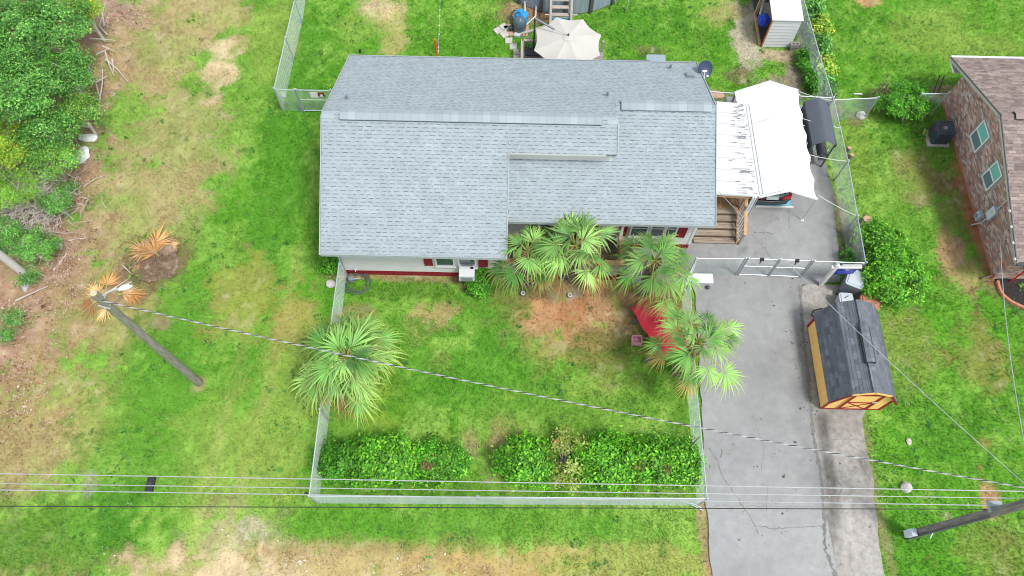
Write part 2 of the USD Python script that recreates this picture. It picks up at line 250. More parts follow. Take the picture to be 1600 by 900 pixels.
# ================================================================ THE GROUND
PXM = 0.0335                                 # metres per survey pixel on the ground, near enough for blob sizes
def blob(px, py, rx, ry, rgb, a=1.0, soft=.5): c = at(px, py); return (c[0], c[1], rx*PXM*.85, ry*PXM, lin(*rgb), a, soft)
LITTER, TAN, SAND, RED, BROWN, GREY, DARK, LUSH, YEL, GREEN2 = (184, 152, 128), (190, 172, 124), (224, 204, 164), (194, 154, 114), (150, 128, 96), (178, 170, 160), (110, 96, 82), (90, 156, 46), (162, 186, 90), (104, 164, 54)
BLOBS = [
    blob(-80, 260, 235, 620, (128, 104, 84), 1), blob(150, 60, 90, 110, LITTER), blob(185, 25, 60, 50, (190, 160, 150), .9), blob(140, 160, 60, 80, LITTER), blob(120, 290, 60, 90, LITTER), blob(95, 390, 80, 70, LITTER),
    blob(60, 450, 110, 70, LITTER), blob(30, 540, 95, 90, LITTER), blob(10, 640, 90, 60, (170, 138, 108), .8),
    blob(240, 70, 120, 130, TAN, .7), blob(350, 100, 42, 62, SAND, .95), blob(265, 230, 105, 150, TAN, .58), blob(200, 330, 100, 120, TAN, .58), blob(160, 480, 120, 90, (180, 158, 112), .65),
    blob(90, 640, 120, 90, (182, 165, 110), .65), blob(330, 20, 90, 60, TAN, .7), blob(290, 330, 40, 80, TAN, .4), blob(40, 720, 70, 50, TAN, .5), blob(20, 860, 120, 50, (140, 130, 80), .6),
    *[blob(410-15*k, 420+60*k, 13, 48, (184, 194, 112), .5) for k in range(8)], *[blob(462-15*k, 420+60*k, 11, 48, (180, 190, 108), .45) for k in range(8)], blob(440, 260, 55, 420, LUSH, .8), blob(280, 560, 70, 140, GREEN2, .8), blob(440, 640, 60, 160, YEL, .6), blob(240, 660, 90, 140, GREEN2, .7), blob(100, 835, 130, 40, LUSH, .7), blob(180, 810, 30, 46, (76, 140, 42), .6),
    blob(380, 470, 60, 70, (176, 170, 86), .55), blob(455, 500, 30, 50, (184, 160, 96), .55), blob(420, 60, 50, 100, YEL, .6), blob(350, 700, 70, 80, YEL, .45),
    blob(365, 842, 62, 34, (196, 184, 140), .7), blob(390, 828, 26, 18, (206, 196, 176), .6), blob(140, 752, 12, 16, (166, 162, 150), .5), blob(300, 900, 120, 30, (176, 160, 110), .7), blob(480, 893, 210, 26, SAND, .95), blob(400, 885, 100, 22, SAND, .8), blob(620, 870, 150, 20, (186, 164, 112), .8), blob(700, 892, 200, 18, (204, 186, 126), .75), blob(900, 882, 220, 24, (200, 172, 114), .75), blob(1000, 890, 110, 24, YEL, .7),
    blob(880, 495, 130, 42, RED, .97), blob(960, 470, 70, 44, RED, .97), blob(840, 480, 60, 26, (208, 160, 118), .95), blob(895, 500, 30, 40, (186, 128, 84), .6), blob(870, 540, 70, 40, (182, 150, 100), .6), blob(970, 530, 60, 40, (160, 136, 92), .7), blob(1010, 480, 60, 50, (170, 140, 104), .8), blob(770, 475, 50, 30, LUSH, .5),
    blob(690, 495, 30, 22, (190, 160, 116), .7), blob(655, 500, 22, 40, (188, 164, 112), .7), blob(690, 560, 22, 22, (192, 168, 110), .4), blob(785, 690, 22, 42, (168, 138, 104), .7), blob(735, 700, 14, 22, (168, 140, 112), .6), blob(800, 640, 50, 40, YEL, .5), blob(930, 620, 70, 40, YEL, .5), blob(600, 600, 50, 60, (150, 180, 60), .5), blob(560, 490, 30, 18, (170, 140, 100), .5), blob(960, 560, 60, 46, (120, 118, 60), .6), blob(1000, 600, 40, 60, GREEN2, .6),
    blob(720, 580, 170, 60, LUSH, .6), blob(620, 560, 60, 60, GREEN2, .5), blob(880, 640, 120, 30, GREEN2, .5), blob(780, 520, 40, 50, LUSH, .6), blob(700, 820, 260, 24, GREEN2, .6),
    blob(660, 434, 130, 7, (178, 150, 116), .9, .2), blob(735, 442, 22, 14, (118, 100, 86), .95), blob(620, 455, 110, 18, (92, 140, 44), .7), blob(830, 450, 60, 22, (120, 118, 70), .7), blob(875, 455, 26, 18, (196, 178, 150), .8),
    blob(590, 12, 42, 26, SAND, .85), blob(615, 50, 26, 60, (206, 184, 130), .6), blob(560, 40, 40, 30, YEL, .5), blob(835, 20, 60, 26, (168, 130, 104), .95), blob(800, 30, 40, 20, (140, 128, 90), .7), blob(720, 60, 60, 40, LUSH, .6), blob(1000, 40, 90, 60, LUSH, .6),
    blob(1165, 50, 26, 70, (196, 186, 166), .95), blob(1185, 10, 26, 30, (190, 186, 176), .9), blob(1215, 86, 28, 12, (200, 180, 150), .9), blob(1240, 120, 16, 50, (150, 140, 128), .9), blob(1215, 130, 40, 18, (150, 136, 120), .8), blob(1150, 118, 26, 14, (120, 112, 84), .8), blob(1125, 148, 34, 10, (126, 108, 92), .95), blob(1125, 20, 34, 30, (186, 184, 110), .6), blob(1015, 78, 36, 10, (98, 108, 60), .7), blob(1250, 60, 10, 40, (96, 92, 80), .8),
    blob(1355, 0, 26, 12, (220, 172, 126), .95), blob(1490, 385, 20, 34, (214, 176, 132), .9), blob(1440, 280, 46, 56, (150, 150, 84), .65), blob(1490, 290, 40, 40, (160, 140, 96), .6), blob(1500, 330, 50, 50, (140, 136, 80), .6), blob(1525, 345, 14, 130, (198, 136, 100), .9), blob(1500, 420, 30, 40, (196, 160, 120), .7), blob(1345, 240, 30, 60, (130, 160, 60), .5), blob(1400, 200, 60, 30, LUSH, .7), blob(1400, 162, 60, 26, (120, 118, 80), .8), blob(1480, 150, 26, 20, (176, 150, 120), .8), blob(1340, 185, 20, 14, (130, 116, 90), .7),
    blob(1490, 60, 110, 50, YEL, .55), blob(1420, 540, 50, 60, (156, 168, 84), .5), blob(1540, 560, 50, 50, (150, 132, 80), .6), blob(1545, 775, 16, 28, (218, 160, 124), .97), blob(1540, 692, 15, 10, (206, 164, 110), .8), blob(1480, 808, 8, 8, (216, 200, 180), .8), blob(1500, 690, 90, 70, LUSH, .55), blob(1450, 850, 90, 50, LUSH, .6), blob(1560, 870, 60, 40, (150, 160, 80), .5),
    blob(1318, 380, 22, 110, (122, 112, 98), .85), blob(1340, 400, 20, 40, (110, 104, 90), .8), blob(1300, 160, 24, 24, (130, 124, 112), .7), blob(1262, 640, 10, 160, (128, 122, 110), .8, .3), blob(1108, 860, 12, 40, (178, 150, 116), .9), blob(1098, 800, 9, 16, (190, 164, 126), .9), blob(1375, 800, 10, 110, (150, 140, 100), .6),
    blob(240, 410, 45, 45, (130, 100, 78), .95), blob(180, 458, 46, 26, (160, 134, 100), .8), blob(1595, 455, 60, 30, DARK, .5), blob(312, 600, 12, 10, (190, 160, 130), .8), blob(250, 505, 16, 12, (168, 140, 116), .7)]

def ground_color(x, y):
    p = np.stack([x, y, np.zeros_like(x)], -1)
    big, mid, fine = fbm(p*.16+3, 3, 1), fbm(p*.55+9, 3, 2), fbm(p*2.2+5, 3, 3)
    vf = fbm(p*7.0+1, 2, 8)
    a = np.clip((big-.5)*1.0+(mid-.5)*1.0+(fine-.5)*1.1+(vf-.5)*.7+.34, 0, 1)[..., None]
    c = lin(98, 160, 46, .69)*(1-a) + lin(146, 184, 84, .68)*a
    dark = np.clip((fbm(p*.8+30, 3, 5)-.55)*1.6, 0, .2)[..., None]
    c = c*(1-dark) + lin(78, 136, 40, .64)*dark
    warp = (fbm(p*1.1+17, 3, 4)-.5)*1.5 + (fine-.5)*1.1 + (vf-.5)*.7
    dry = np.zeros_like(x)
    for (cx, cy, rx, ry, col, amp, soft) in BLOBS:
        d = np.sqrt(((x-cx)/rx)**2+((y-cy)/ry)**2) + warp*(.5+.5*(soft > .3))*.8
        w = np.clip((1.12-d)/soft, 0, 1); w = (w*w*(3-2*w)*amp)[..., None]
        c = c*(1-w) + col*w; dry = np.maximum(dry*(1-w[..., 0]), w[..., 0]*(col[1] < 1.35*col[0]))
    pale = np.clip((fbm(p*2.6+60, 4, 11)-.6)*5, 0, 1)[..., None]*dry[..., None]*.55; gr = np.clip((fbm(p*1.7+90, 4, 12)-.56)*6, 0, 1)[..., None]*dry[..., None]*.7
    c = c*(1-gr) + lin(132, 162, 70)*gr
    br = np.clip((fbm(p*1.3+140, 4, 13)-.55)*6, 0, 1)[..., None]*dry[..., None]*.5
    c = c*(1-br) + lin(160, 138, 100)*br      # flecks of bleached litter
    c = c*(1-pale) + lin(226, 212, 176)*pale
    c = 1.07*c*(1+.32*(vf-.5)+.2*(fine-.5))[..., None]
    return np.clip(c, .004, .9), dry

gx_ = np.concatenate([[-500, -200, -90, -50, -36], np.arange(-31, 31.01, .14), [36, 50, 90, 200, 500]])
gy_ = np.concatenate([[-500, -200, -60, -15, -3], np.arange(0, 35.01, .14), [40, 50, 70, 110, 220, 500]])
X, Y = np.meshgrid(gx_, gy_); col, _ = ground_color(X, Y)
Zg = (fbm(np.stack([X, Y, 0*X], -1)*1.3, 3, 6)-.5)*.05*((abs(X) < 31) & (Y > 0) & (Y < 35))-.035
nx, ny = len(gx_), len(gy_); I = np.arange(nx*ny).reshape(ny, nx)
Fg = np.concatenate([np.stack([I[:-1, :-1], I[:-1, 1:], I[1:, 1:]], -1).reshape(-1, 3), np.stack([I[:-1, :-1], I[1:, 1:], I[1:, :-1]], -1).reshape(-1, 3)])
tag(put('/World/ground', (np.stack([X, Y, Zg], -1).reshape(-1, 3), Fg, col.reshape(-1, 3)), M['ground']), 'lawn ground of mown green turf with bare tan and reddish soil patches', 'ground', kind='structure')

# paving outlines (world metres)
def wpoly(pts, z=0.0): return sg.Polygon([tuple(at(px, py, z)[:2]) for px, py in pts])
def rough_edge(poly, amp, step=.12, seed=0):
    L = poly.exterior; n = int(L.length/step); P = np.array([L.interpolate(i*step).coords[0] for i in range(n)])
    o = (fbm(np.c_[P*1.6, np.zeros(n)], 4, seed)-.5)*2*amp; o2 = (fbm(np.c_[P*1.6+50, np.zeros(n)], 4, seed+9)-.5)*2*amp
    return sg.Polygon(P+np.c_[o, o2]).buffer(0)
drive_poly = rough_edge(wpoly([(1128, 1000), (1113, 905), (1104, 800), (1098, 690), (1092, 560), (1086, 460), (1078, 432), (1070, 380), (1130, 300), (1135, 150), (1258, 165), (1285, 230), (1303, 310), (1309, 400), (1312, 440), (1252, 444), (1258, 540), (1268, 640), (1276, 700), (1284, 790), (1303, 870), (1320, 1000)]), .10, seed=3)
strip_poly = rough_edge(wpoly([(1235, 443), (1345, 447), (1352, 640), (1346, 655), (1358, 720), (1364, 760), (1372, 830), (1381, 905), (1390, 1000), (1310, 1000), (1291, 880), (1272, 790), (1262, 700), (1255, 640), (1240, 540)]), .09, seed=5)
walk_poly = wpoly([(966, 388), (1085, 380), (1090, 440), (1010, 446), (964, 436)])
def paving(name, poly, z0, z1, m, cfun, label, cat):
    x0, y0, x1, y1 = poly.bounds; st = .22; V, F, n = [], [], 0
    mb = MB(); mb.prism(poly, z0, z1-.004)
    shapely.prepare(poly)
    xs, ys = np.arange(x0, x1, st), np.arange(y0, y1, st)      # top sheet in cells so its wear can vary
    T = []
    cells = shapely.box(*[a.ravel() for a in (np.meshgrid(xs, ys)[0], np.meshgrid(xs, ys)[1], np.meshgrid(xs, ys)[0]+st, np.meshgrid(xs, ys)[1]+st)])
    inter = shapely.intersection(cells, poly)
    for g in inter[~shapely.is_empty(inter)]:
        for q in getattr(g, 'geoms', [g]):
            if q.geom_type != 'Polygon' or q.area < 1e-6: continue
            if q.area > st*st*.999: a, b, c_, d_ = q.bounds; P = np.array([(a, b), (c_, b), (c_, d_), (a, d_)])
            else:
                P = np.array(q.exterior.coords)[:-1]
                if not q.exterior.is_ccw: P = P[::-1]
            ce = P.mean(0)
            if len(P) == 4: V.append(np.c_[P, np.full(4, z1)]); F += [(n, n+1, n+2), (n, n+2, n+3)]; n += 4
            else:
                V.append(np.c_[np.vstack([P, ce]), np.full(len(P)+1, z1)]); k = len(P); F += [(n+i, n+(i+1) % k, n+k) for i in range(k)]; n += k+1
    V = np.vstack(V); mb.add(V, F, cfun(V[:, 0], V[:, 1])); mb.hc = True
    return single(name, mb, m, label, cat, kind='structure', base=(0, 0, 0))
def wear(lo, hi, seed, spots=()):
    def f(x, y):
        p = np.stack([x, y, 0*x], -1); a = np.clip(fbm(p*.5, 4, seed)*1.4-.2, 0, 1); b = fbm(p*2.5, 3, seed+3)
        v = lo+(hi-lo)*a+(b-.5)*.16
        for (px, py, rx, ry, k) in spots:
            c = at(px, py); d = np.sqrt(((x-c[0])/(rx*PXM*.85))**2+((y-c[1])/(ry*PXM))**2)+(b-.5)*.8; v = v*(1-(1-k)*np.clip((1.1-d)/.6, 0, 1))
        return np.stack([v, v, v*1.0], -1)
    return f
dw = paving('driveway', drive_poly, -.2, .03, M['asphalt'], wear(.80, 1.08, 21, [(1160, 392, 10, 6, .72), (1178, 396, 6, 4, .75), (1310, 330, 12, 70, .6), (1255, 560, 12, 120, .82), (1250, 650, 14, 60, .85), (1250, 400, 26, 14, 1.12), (1190, 470, 50, 12, .95), (1120, 425, 22, 12, .9), (1140, 720, 30, 30, .95), (1190, 385, 100, 20, .95), (1290, 290, 14, 60, .75)]), 'worn grey asphalt driveway running from the road edge up to the carport', 'driveway')
sw = paving('concrete_strip', strip_poly, -.2, .023, M['concrete'], wear(.68, 1.12, 33, [(1290, 700, 10, 40, .55), (1300, 770, 8, 40, .6), (1350, 725, 16, 16, .75), (1340, 860, 30, 60, 1.15), (1298, 820, 8, 40, .62), (1285, 660, 14, 16, .7)]), 'rough broken concrete strip alongside the driveway in front of the yellow shed', 'paving')
paving('walkway', walk_poly, -.2, .022, M['asphalt'], wear(.62, .82, 44), 'dark grey concrete walkway between porch and side stairs behind the palms', 'walkway')
def crack(pts, w, z, parent, m='asphalt_line'):
    P = []
    for a, b in zip(pts[:-1], pts[1:]):
        n = max(2, int(np.hypot(b[0]-a[0], b[1]-a[1])/4)); P += [np.array(a)+(np.array(b)-np.array(a))*t for t in np.linspace(0, 1, n, endpoint=False)]
    P.append(np.array(pts[-1])); P = np.array([at(q[0]+rng.normal(0, .8), q[1]+rng.normal(0, .8), z) for q in P])
    T = np.gradient(P, axis=0); N = np.c_[-T[:, 1], T[:, 0], 0*T[:, 0]]; N /= np.linalg.norm(N, axis=1)[:, None]
    ww = (w*.72*(.4+rng.random(len(P))))[:, None]; V = np.vstack([P-N*ww, P+N*ww]); k = len(P)
    F = [f for i in range(k-1) for f in ((i, i+1, k+i), (i+1, k+i+1, k+i))]
    V = V[:]; F = [(a, c, b) if np.cross(V[b]-V[a], V[c]-V[a])[2] < 0 else (a, b, c) for a, b, c in F]
    tag(put(path_in(str(parent.GetPath()), 'crack'), MB().add(V, F), M[m]))
for pts, w in (([(1108, 700), (1122, 722), (1130, 745), (1150, 775), (1172, 808), (1180, 822), (1185, 835)], .018), ([(1180, 822), (1210, 826), (1290, 822)], .018), ([(1178, 362), (1192, 363), (1210, 366)], .03), ([(1176, 366), (1190, 385), (1208, 405)], .018), ([(1232, 318), (1233, 360)], .012), ([(1128, 700), (1126, 715)], .03), ([(1110, 790), (1280, 792)], .008), ([(1200, 760), (1197, 800)], .008), ([(1180, 660), (1195, 700), (1190, 740)], .007)):
    crack(pts, w, .034, dw)
crack([(1250, 446), (1254, 520), (1262, 580), (1266, 630), (1272, 690), (1283, 740), (1287, 790), (1290, 860), (1308, 905)], .09, .035, dw)
for pts, w in (([(1276, 686), (1330, 686), (1358, 690)], .012), ([(1300, 740), (1316, 760), (1306, 790)], .015), ([(1340, 718), (1352, 735), (1358, 745)], .05), ([(1252, 446), (1290, 436), (1330, 442)], .03)):
    crack(pts, w, .028, sw)

# ================================================================ GRASS
house_keep = [sg.box(-7.1, 13.85, 7.3, 22.7), sg.box(11.9, 8.5, 14.2, 11.95), sg.box(20.0, 14.3, 40, 23.7)]
nogo = shapely.union_all([drive_poly, strip_poly, walk_poly]+house_keep); shapely.prepare(nogo)
NB = 520000
bx_, by_ = rng.uniform(-27, 27, NB), rng.uniform(1.2, 31.0, NB)
keep = (abs(bx_) < 17.5+by_*.34+1) & ~shapely.contains_xy(nogo, bx_, by_); bx_, by_ = bx_[keep], by_[keep]
gc, gd = ground_color(bx_, by_)
keep = rng.random(len(bx_)) < np.where(gd > .5, .42, 1.0); bx_, by_, gc, gd = bx_[keep], by_[keep], gc[keep], gd[keep]
n = len(bx_); ang = fbm(np.c_[bx_*.9, by_*.9, 0*bx_], 3, 14)*9+rng.normal(0, 1.7, n); L = rng.uniform(.05, .16, n)*np.where(rng.random(n) < .06, 1.7, 1); tilt = rng.uniform(.15, 1.1, n); w = rng.uniform(.010, .022, n)
dx, dy = np.cos(ang), np.sin(ang)
z0 = np.full(n, -.045); b0 = np.c_[bx_, by_, z0]
tip = b0+np.c_[dx*np.cos(tilt)*L, dy*np.cos(tilt)*L, np.sin(tilt)*L+.035]; sdv = np.c_[-dy, dx, 0*dx]*w[:, None]
V = np.stack([b0-sdv, b0+sdv, tip], 1).reshape(-1, 3)
cc = gc*rng.uniform(.80, 1.30, n)[:, None]; st_ = rng.random(n) < .05; cc[st_] = cc[st_]*.3+lin(206, 196, 130)*.7
put('/World/lawn_grass', (V, np.arange(3*n).reshape(-1, 3), np.repeat(np.clip(cc, 0, .8), 3, 0)), M['grass'])
tag(stage.GetPrimAtPath('/World/lawn_grass'), 'short mown grass blades covering the lawns around the house', 'grass', kind='stuff')

NW = 2600
wx, wy = rng.uniform(-22, 22, NW), rng.uniform(1.5, 30, NW); kp = ~shapely.contains_xy(nogo, wx, wy) & (rng.random(NW) < np.clip((fbm(np.c_[wx*.35, wy*.35, 0*wx], 3, 71)-.42)*6, .04, 1)); wx, wy = wx[kp], wy[kp]; _, wd_ = ground_color(wx, wy); kp = wd_ < .45; wx, wy = wx[kp], wy[kp]
q_ = np.repeat(np.c_[wx, wy], 6, 0)+rng.normal(0, .07, (len(wx)*6, 2)); k = len(q_); a_ = rng.uniform(0, 6.28, k); l_ = rng.uniform(.03, .075, k); C_ = np.c_[q_, rng.uniform(.01, .05, k)]
U_ = np.c_[np.cos(a_), np.sin(a_), rng.normal(.15, .2, k)]*l_[:, None]; W_ = np.c_[-np.sin(a_), np.cos(a_), 0*a_]*(l_*.5)[:, None]; i_ = np.arange(k)*4
cl_ = np.array([lin(92, 170, 70), lin(70, 130, 44), lin(140, 190, 90), lin(84, 150, 60)])[np.repeat(rng.integers(0, 4, len(wx)), 6)]*rng.uniform(.7, 1.2, k)[:, None]
single('lawn_weeds', MB().add(np.stack([C_-U_, C_-W_, C_+U_, C_+W_], 1).reshape(-1, 3), np.vstack([np.c_[i_, i_+1, i_+2], np.c_[i_, i_+2, i_+3]]), np.repeat(cl_, 4, 0)), M['leaf'], 'scattered broad leaved weeds and clover in the lawns', 'weeds', kind='stuff', base=(0, 0, 0))

# bleached leaf litter on the dry ground by the wood, and gravel at the verge
def litter(name, spots, N, size, cols, label, cat):
    mb = MB(); P = []
    for (px, py, rx, ry, k) in spots:
        c = at(px, py); m_ = int(N*k); P.append(np.c_[c[0]+rng.normal(0, rx*PXM*.5, m_), c[1]+rng.normal(0, ry*PXM*.5, m_)])
    P = np.vstack(P); P = P[rng.random(len(P)) < np.clip((fbm(np.c_[P*1.1, np.zeros(len(P))], 4, 51)-.40)*4, .12, .8)]; k = len(P); a = rng.uniform(0, 6.28, k); s = rng.lognormal(-.35, .5, k)*size
    U = np.c_[np.cos(a), np.sin(a), rng.normal(0, .3, k)]*s[:, None]; W = np.c_[-np.sin(a), np.cos(a), rng.normal(0, .3, k)]*(s*rng.uniform(.3, .8, k))[:, None]
    C = np.c_[P, rng.uniform(-.01, .03, k)+(.045 if 'grit' in name else 0)]; V = np.stack([C-U, C-W, C+U, C+W], 1).reshape(-1, 3); i = np.arange(k)*4
    F = np.vstack([np.c_[i, i+1, i+2], np.c_[i, i+2, i+3]]); cl = np.array([lin(*q) for q in cols])[rng.integers(0, len(cols), k)]*rng.uniform(.7, 1.15, k)[:, None]
    mb.add(V, F, np.repeat(cl, 4, 0)); return single(name, mb, M['dry_frond' if False else 'brick'], label, cat, kind='stuff', base=(0, 0, 0))
litter('leaf_litter', [(160, 60, 60, 90, .14), (190, 20, 40, 30, .12), (150, 160, 40, 60, .1), (125, 290, 40, 80, .16), (100, 390, 60, 60, .16), (60, 450, 80, 60, .14), (30, 540, 70, 70, .12), (10, 640, 60, 60, .06)], 34000, .030,
       [(226, 206, 192), (210, 180, 162), (180, 118, 92), (156, 104, 82), (222, 204, 186), (196, 156, 122), (120, 90, 70)], 'reddish and bleached fallen leaves along the edge of the wood', 'leaf litter')
litter('driveway_grit', [(1180, 560, 110, 200, .3), (1190, 800, 130, 140, .3), (1320, 780, 70, 200, .5), (1200, 390, 130, 60, .2), (1262, 640, 14, 240, .5)], 900, .024, [(120, 116, 108), (92, 88, 80), (200, 196, 186), (140, 120, 90)], 'small leaves and grit scattered over the driveway and concrete strip', 'grit')
litter('verge_gravel', [(480, 895, 180, 18, .5), (370, 850, 50, 30, .15), (420, 880, 70, 22, .2), (620, 885, 120, 20, .15)], 2600, .032, [(226, 210, 176), (216, 196, 156), (200, 182, 146), (236, 226, 202)], 'pale sandy gravel scattered on the worn verge at the bottom', 'gravel')

# ================================================================ ROOF SHINGLES
def shingle_mesh(mb, o, u, v, n, x0, x1, j, ex, w, tone, th=.012, dash=.62, dashk=.50):
    """one shingle: a wedge whose lower butt is th thick, with the dark granule band of its cut-outs along the butt"""
    def P(x, y, h): return o+u*x+v*y+n*h
    y0, y1 = j*ex, (j+1)*ex+.01
    a, b, c, d = P(x0, y0, th), P(x1, y0, th), P(x1, y1, .003), P(x0, y1, .003)
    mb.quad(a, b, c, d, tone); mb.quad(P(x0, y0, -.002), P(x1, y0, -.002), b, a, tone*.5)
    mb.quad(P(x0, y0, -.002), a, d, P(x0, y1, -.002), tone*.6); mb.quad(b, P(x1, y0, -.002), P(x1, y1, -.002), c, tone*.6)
    if dash:
        g = (x1-x0); s = x0+g*rng.uniform(.03, .35); e = min(x1, s+g*dash*rng.uniform(.7, 1.15)); q = .19*ex*rng.uniform(.7, 1.3); k = .0025
        mb.quad(P(s, y0, th+k), P(e, y0, th+k), P(e, y0+q, th*.85+k), P(s, y0+q, th*.85+k), tone*dashk*rng.uniform(.8, 1.35))
def shingle_roof(thing, parent, m, planes, ex=.143, w=.30, named=0, tones=(1.0,), name='shingle', dashk=.5, var=.06):
    """planes: (origin on the eave, along-eave, up-slope, [ (x0, x1, y0, y1) in plane metres ])"""
    rest, left = MB(), named
    for (o, u, v, rects) in planes:
        o, u, v = (np.asarray(q, float) for q in (o, u, v)); u = u/np.linalg.norm(u); v = v/np.linalg.norm(v); n = np.cross(u, v)
        if n[2] < 0: n = -n
        rows = {}
        for (x0, x1, y0, y1) in rects:
            for j in range(int(round(y0/ex)), int(math.ceil(y1/ex-.01))):
                rows.setdefault(j, []).append((x0, x1, y1))
        for j in sorted(rows):
            for (x0, x1, y1) in rows[j]:
                x = x0-(j*.137 % w) if True else x0
                while x < x1-.02:
                    ww = w*rng.choice([.7, .85, 1, 1, 1.15]); a, b = max(x, x0), min(x+ww, x1); x += ww
                    if b-a < .04: continue
                    t = rng.choice(tones)*(1+rng.normal(0, var)); tone = np.array([t, t, t])
                    mb = MB() if left > 0 else rest
                    shingle_mesh(mb, o, u, v, n, a+.002, b-.002, j, ex, w, tone, dashk=dashk)
                    if left > 0: thing.part(name, mb, m, parent); left -= 1
    if rest.n: thing.part('shingle_field', rest, m, parent, kind='stuff')

# ================================================================ MAIN HOUSE
H = Thing('house', (0, 18, 0), 'long single-storey house with grey shingle roof and maroon skirting, middle of the lot', 'house')
XL, XR, XS, XM = -7.48, 7.73, -.36, 3.76
yF, zF, yB, zB, yRL, zRL, yRR, zRR, yFR, zFR = 13.29, 2.80, 23.15, 2.80, 18.0, 5.27, 19.2, 4.69, 14.84, 2.92
def zl(y): return zF+(y-yF)*(zRL-zF)/(yRL-yF)
def zr(y): return zFR+(y-yFR)*(zRR-zFR)/(yRR-yFR)
def zb(y): return zB+(yB-y)*(zRL-zB)/(yB-yRL)
yRR2 = yRR; zRR = zb(yRR)
roof = MB()
TH = .16
yst = 16.87
roof.slab([(XL, yF, zl(yF)), (XS, yF, zl(yF)), (XS, yRL, zRL), (XL, yRL, zRL)], TH)
roof.slab([(XS, yst, zl(yst)), (XM, yst, zl(yst)), (XM, yRL, zRL), (XS, yRL, zRL)], TH)
roof.slab([(XL, yRL, zRL), (XM, yRL, zRL), (XM, yB, zB), (XL, yB, zB)], TH)
roof.slab([(XM, yRR, zRR), (XR, yRR, zRR), (XR, yB, zB), (XM, yB, zB)], TH)
roof.slab([(XS, yFR, zr(yFR)), (XR, yFR, zr(yFR)), (XR, yRR, zRR), (XS, yRR, zRR)], TH)
rp = H.part('roof', roof, M['backer'])
def sl(y0, y1, f): return math.hypot(y1-y0, f(y1)-f(y0))
vl, vr, vb = (0, yRL-yF, zRL-zF), (0, yRR-yFR, zRR-zFR), (0, yRL-yB, zRL-zB)
shingle_roof(H, rp, M['shingle'], [
    ((XL, yF, zF+.004), (1, 0, 0), vl, [(0, XS-XL, 0, sl(yF, yRL, zl)), (XS-XL, XM-XL, sl(yF, yst, zl), sl(yF, yRL, zl))]),
    ((XS, yFR, zr(yFR)+.004), (1, 0, 0), vr, [(.02, XR-XS, 0, sl(yFR, yst+.3, zr)), (XM-XS+.02, XR-XS, sl(yFR, yst+.3, zr), sl(yFR, yRR, zr))]),
    ((XR, yB, zB+.004), (-1, 0, 0), vb, [(0, XR-XL, 0, sl(yB, yRR, zb)), (XR-XM, XR-XL, sl(yB, yRR, zb), sl(yB, yRL, zb))])], named=300, tones=(.98, 1, 1, 1, 1.02, 1.04), dashk=.52, var=.03)
# fascia and drip edges
fa = MB()
for a, b in (((XL, yF-.02, zF-.03), (XS+.02, yF-.02, zF-.03)), ((XS+.03, yFR-.02, zFR-.03), (XR, yFR-.02, zFR-.03)), ((XL, yB+.02, zB-.03), (XR, yB+.02, zB-.03))): fa.obox(a, b, .03, .17)
for a, b in (((XL-.02, yF-.02, zF-.04), (XL-.02, yRL, zRL-.04)), ((XL-.02, yRL, zRL-.04), (XL-.02, yB+.02, zB-.04)), ((XR+.02, yFR, zFR-.04), (XR+.02, yRR, zRR-.04)), ((XR+.02, yRR, zRR-.04), (XR+.02, yB+.02, zB-.04)), ((XS+.015, yF, zF-.05), (XS+.015, yst, zl(yst)-.05)), ((XM+.02, yst, zl(yst)-.05), (XM+.02, yRL, zRL-.05))): fa.obox(a, b, .03, .18)
H.part('fascia', fa, mat('eave_trim', lin(188, 198, 202, .55), rough=.6), rp)
H.part('upper_eave_trim', MB().obox((XS+.04, yst-.02, zl(yst)-.07), (XM-.4, yst-.02, zl(yst)-.07), .03, .12), M['siding'], rp)
cw = MB()     # walls that close the raised part of the roof
cw.hexa([(XS-.1, yst+.25, 3.0), (XM-.12, yst+.25, 3.0), (XM-.12, yRL+.9, 3.0), (XS-.1, yRL+.9, 3.0)], [(XS-.1, yst+.25, zl(yst+.25)-.17), (XM-.12, yst+.25, zl(yst+.25)-.17), (XM-.12, yRL+.9, zb(yRL+.9)-.17), (XS-.1, yRL+.9, zb(yRL+.9)-.17)])
cw.hexa([(XS-.35, yF+.6, 2.5), (XS-.12, yF+.6, 2.5), (XS-.12, yst+.25, 2.5), (XS-.35, yst+.25, 2.5)], [(XS-.35, yF+.6, zl(yF+.6)-.17), (XS-.12, yF+.6, zl(yF+.6)-.17), (XS-.12, yst+.25, zl(yst+.25)-.17), (XS-.35, yst+.25, zl(yst+.25)-.17)])
H.part('step_wall', cw, M['siding'])
def ridge_vent(x0, x1, y, z, nm):
    v = MB(); h = .14; k = int((x1-x0)/.30); e = np.linspace(x0, x1, k+1)
    for a, b in zip(e[:-1], e[1:]):
        t = rng.choice([.95, .98, 1.0, 1.03, 1.1]); t = (t, t, t)
        for (ya, yb_, za, zb_) in ((y-.24, y, z-.24*.5+h, z+h-.01), (y, y+.24, z+h-.01, z-.24*.45+h)):
            v.slab([(a+.002, ya, za), (b-.002, ya, za), (b-.002, yb_, zb_), (a+.002, yb_, zb_)], .03, t)
    p = H.part('ridge_vent', v, M['shingle'], rp); s = MB()
    s.box((x0, y-.20, z-.12), (x1, y+.2, z+h-.16)); H.part('vent_baffle', s, M['black'], rp)
ridge_vent(aty(529, 171, yRL)[0], aty(941, 184, yRL)[0], yRL, zRL, 0)
ridge_vent(aty(970, 166, yRR)[0], aty(1110, 170, yRR)[0], yRR, zRR, 1)
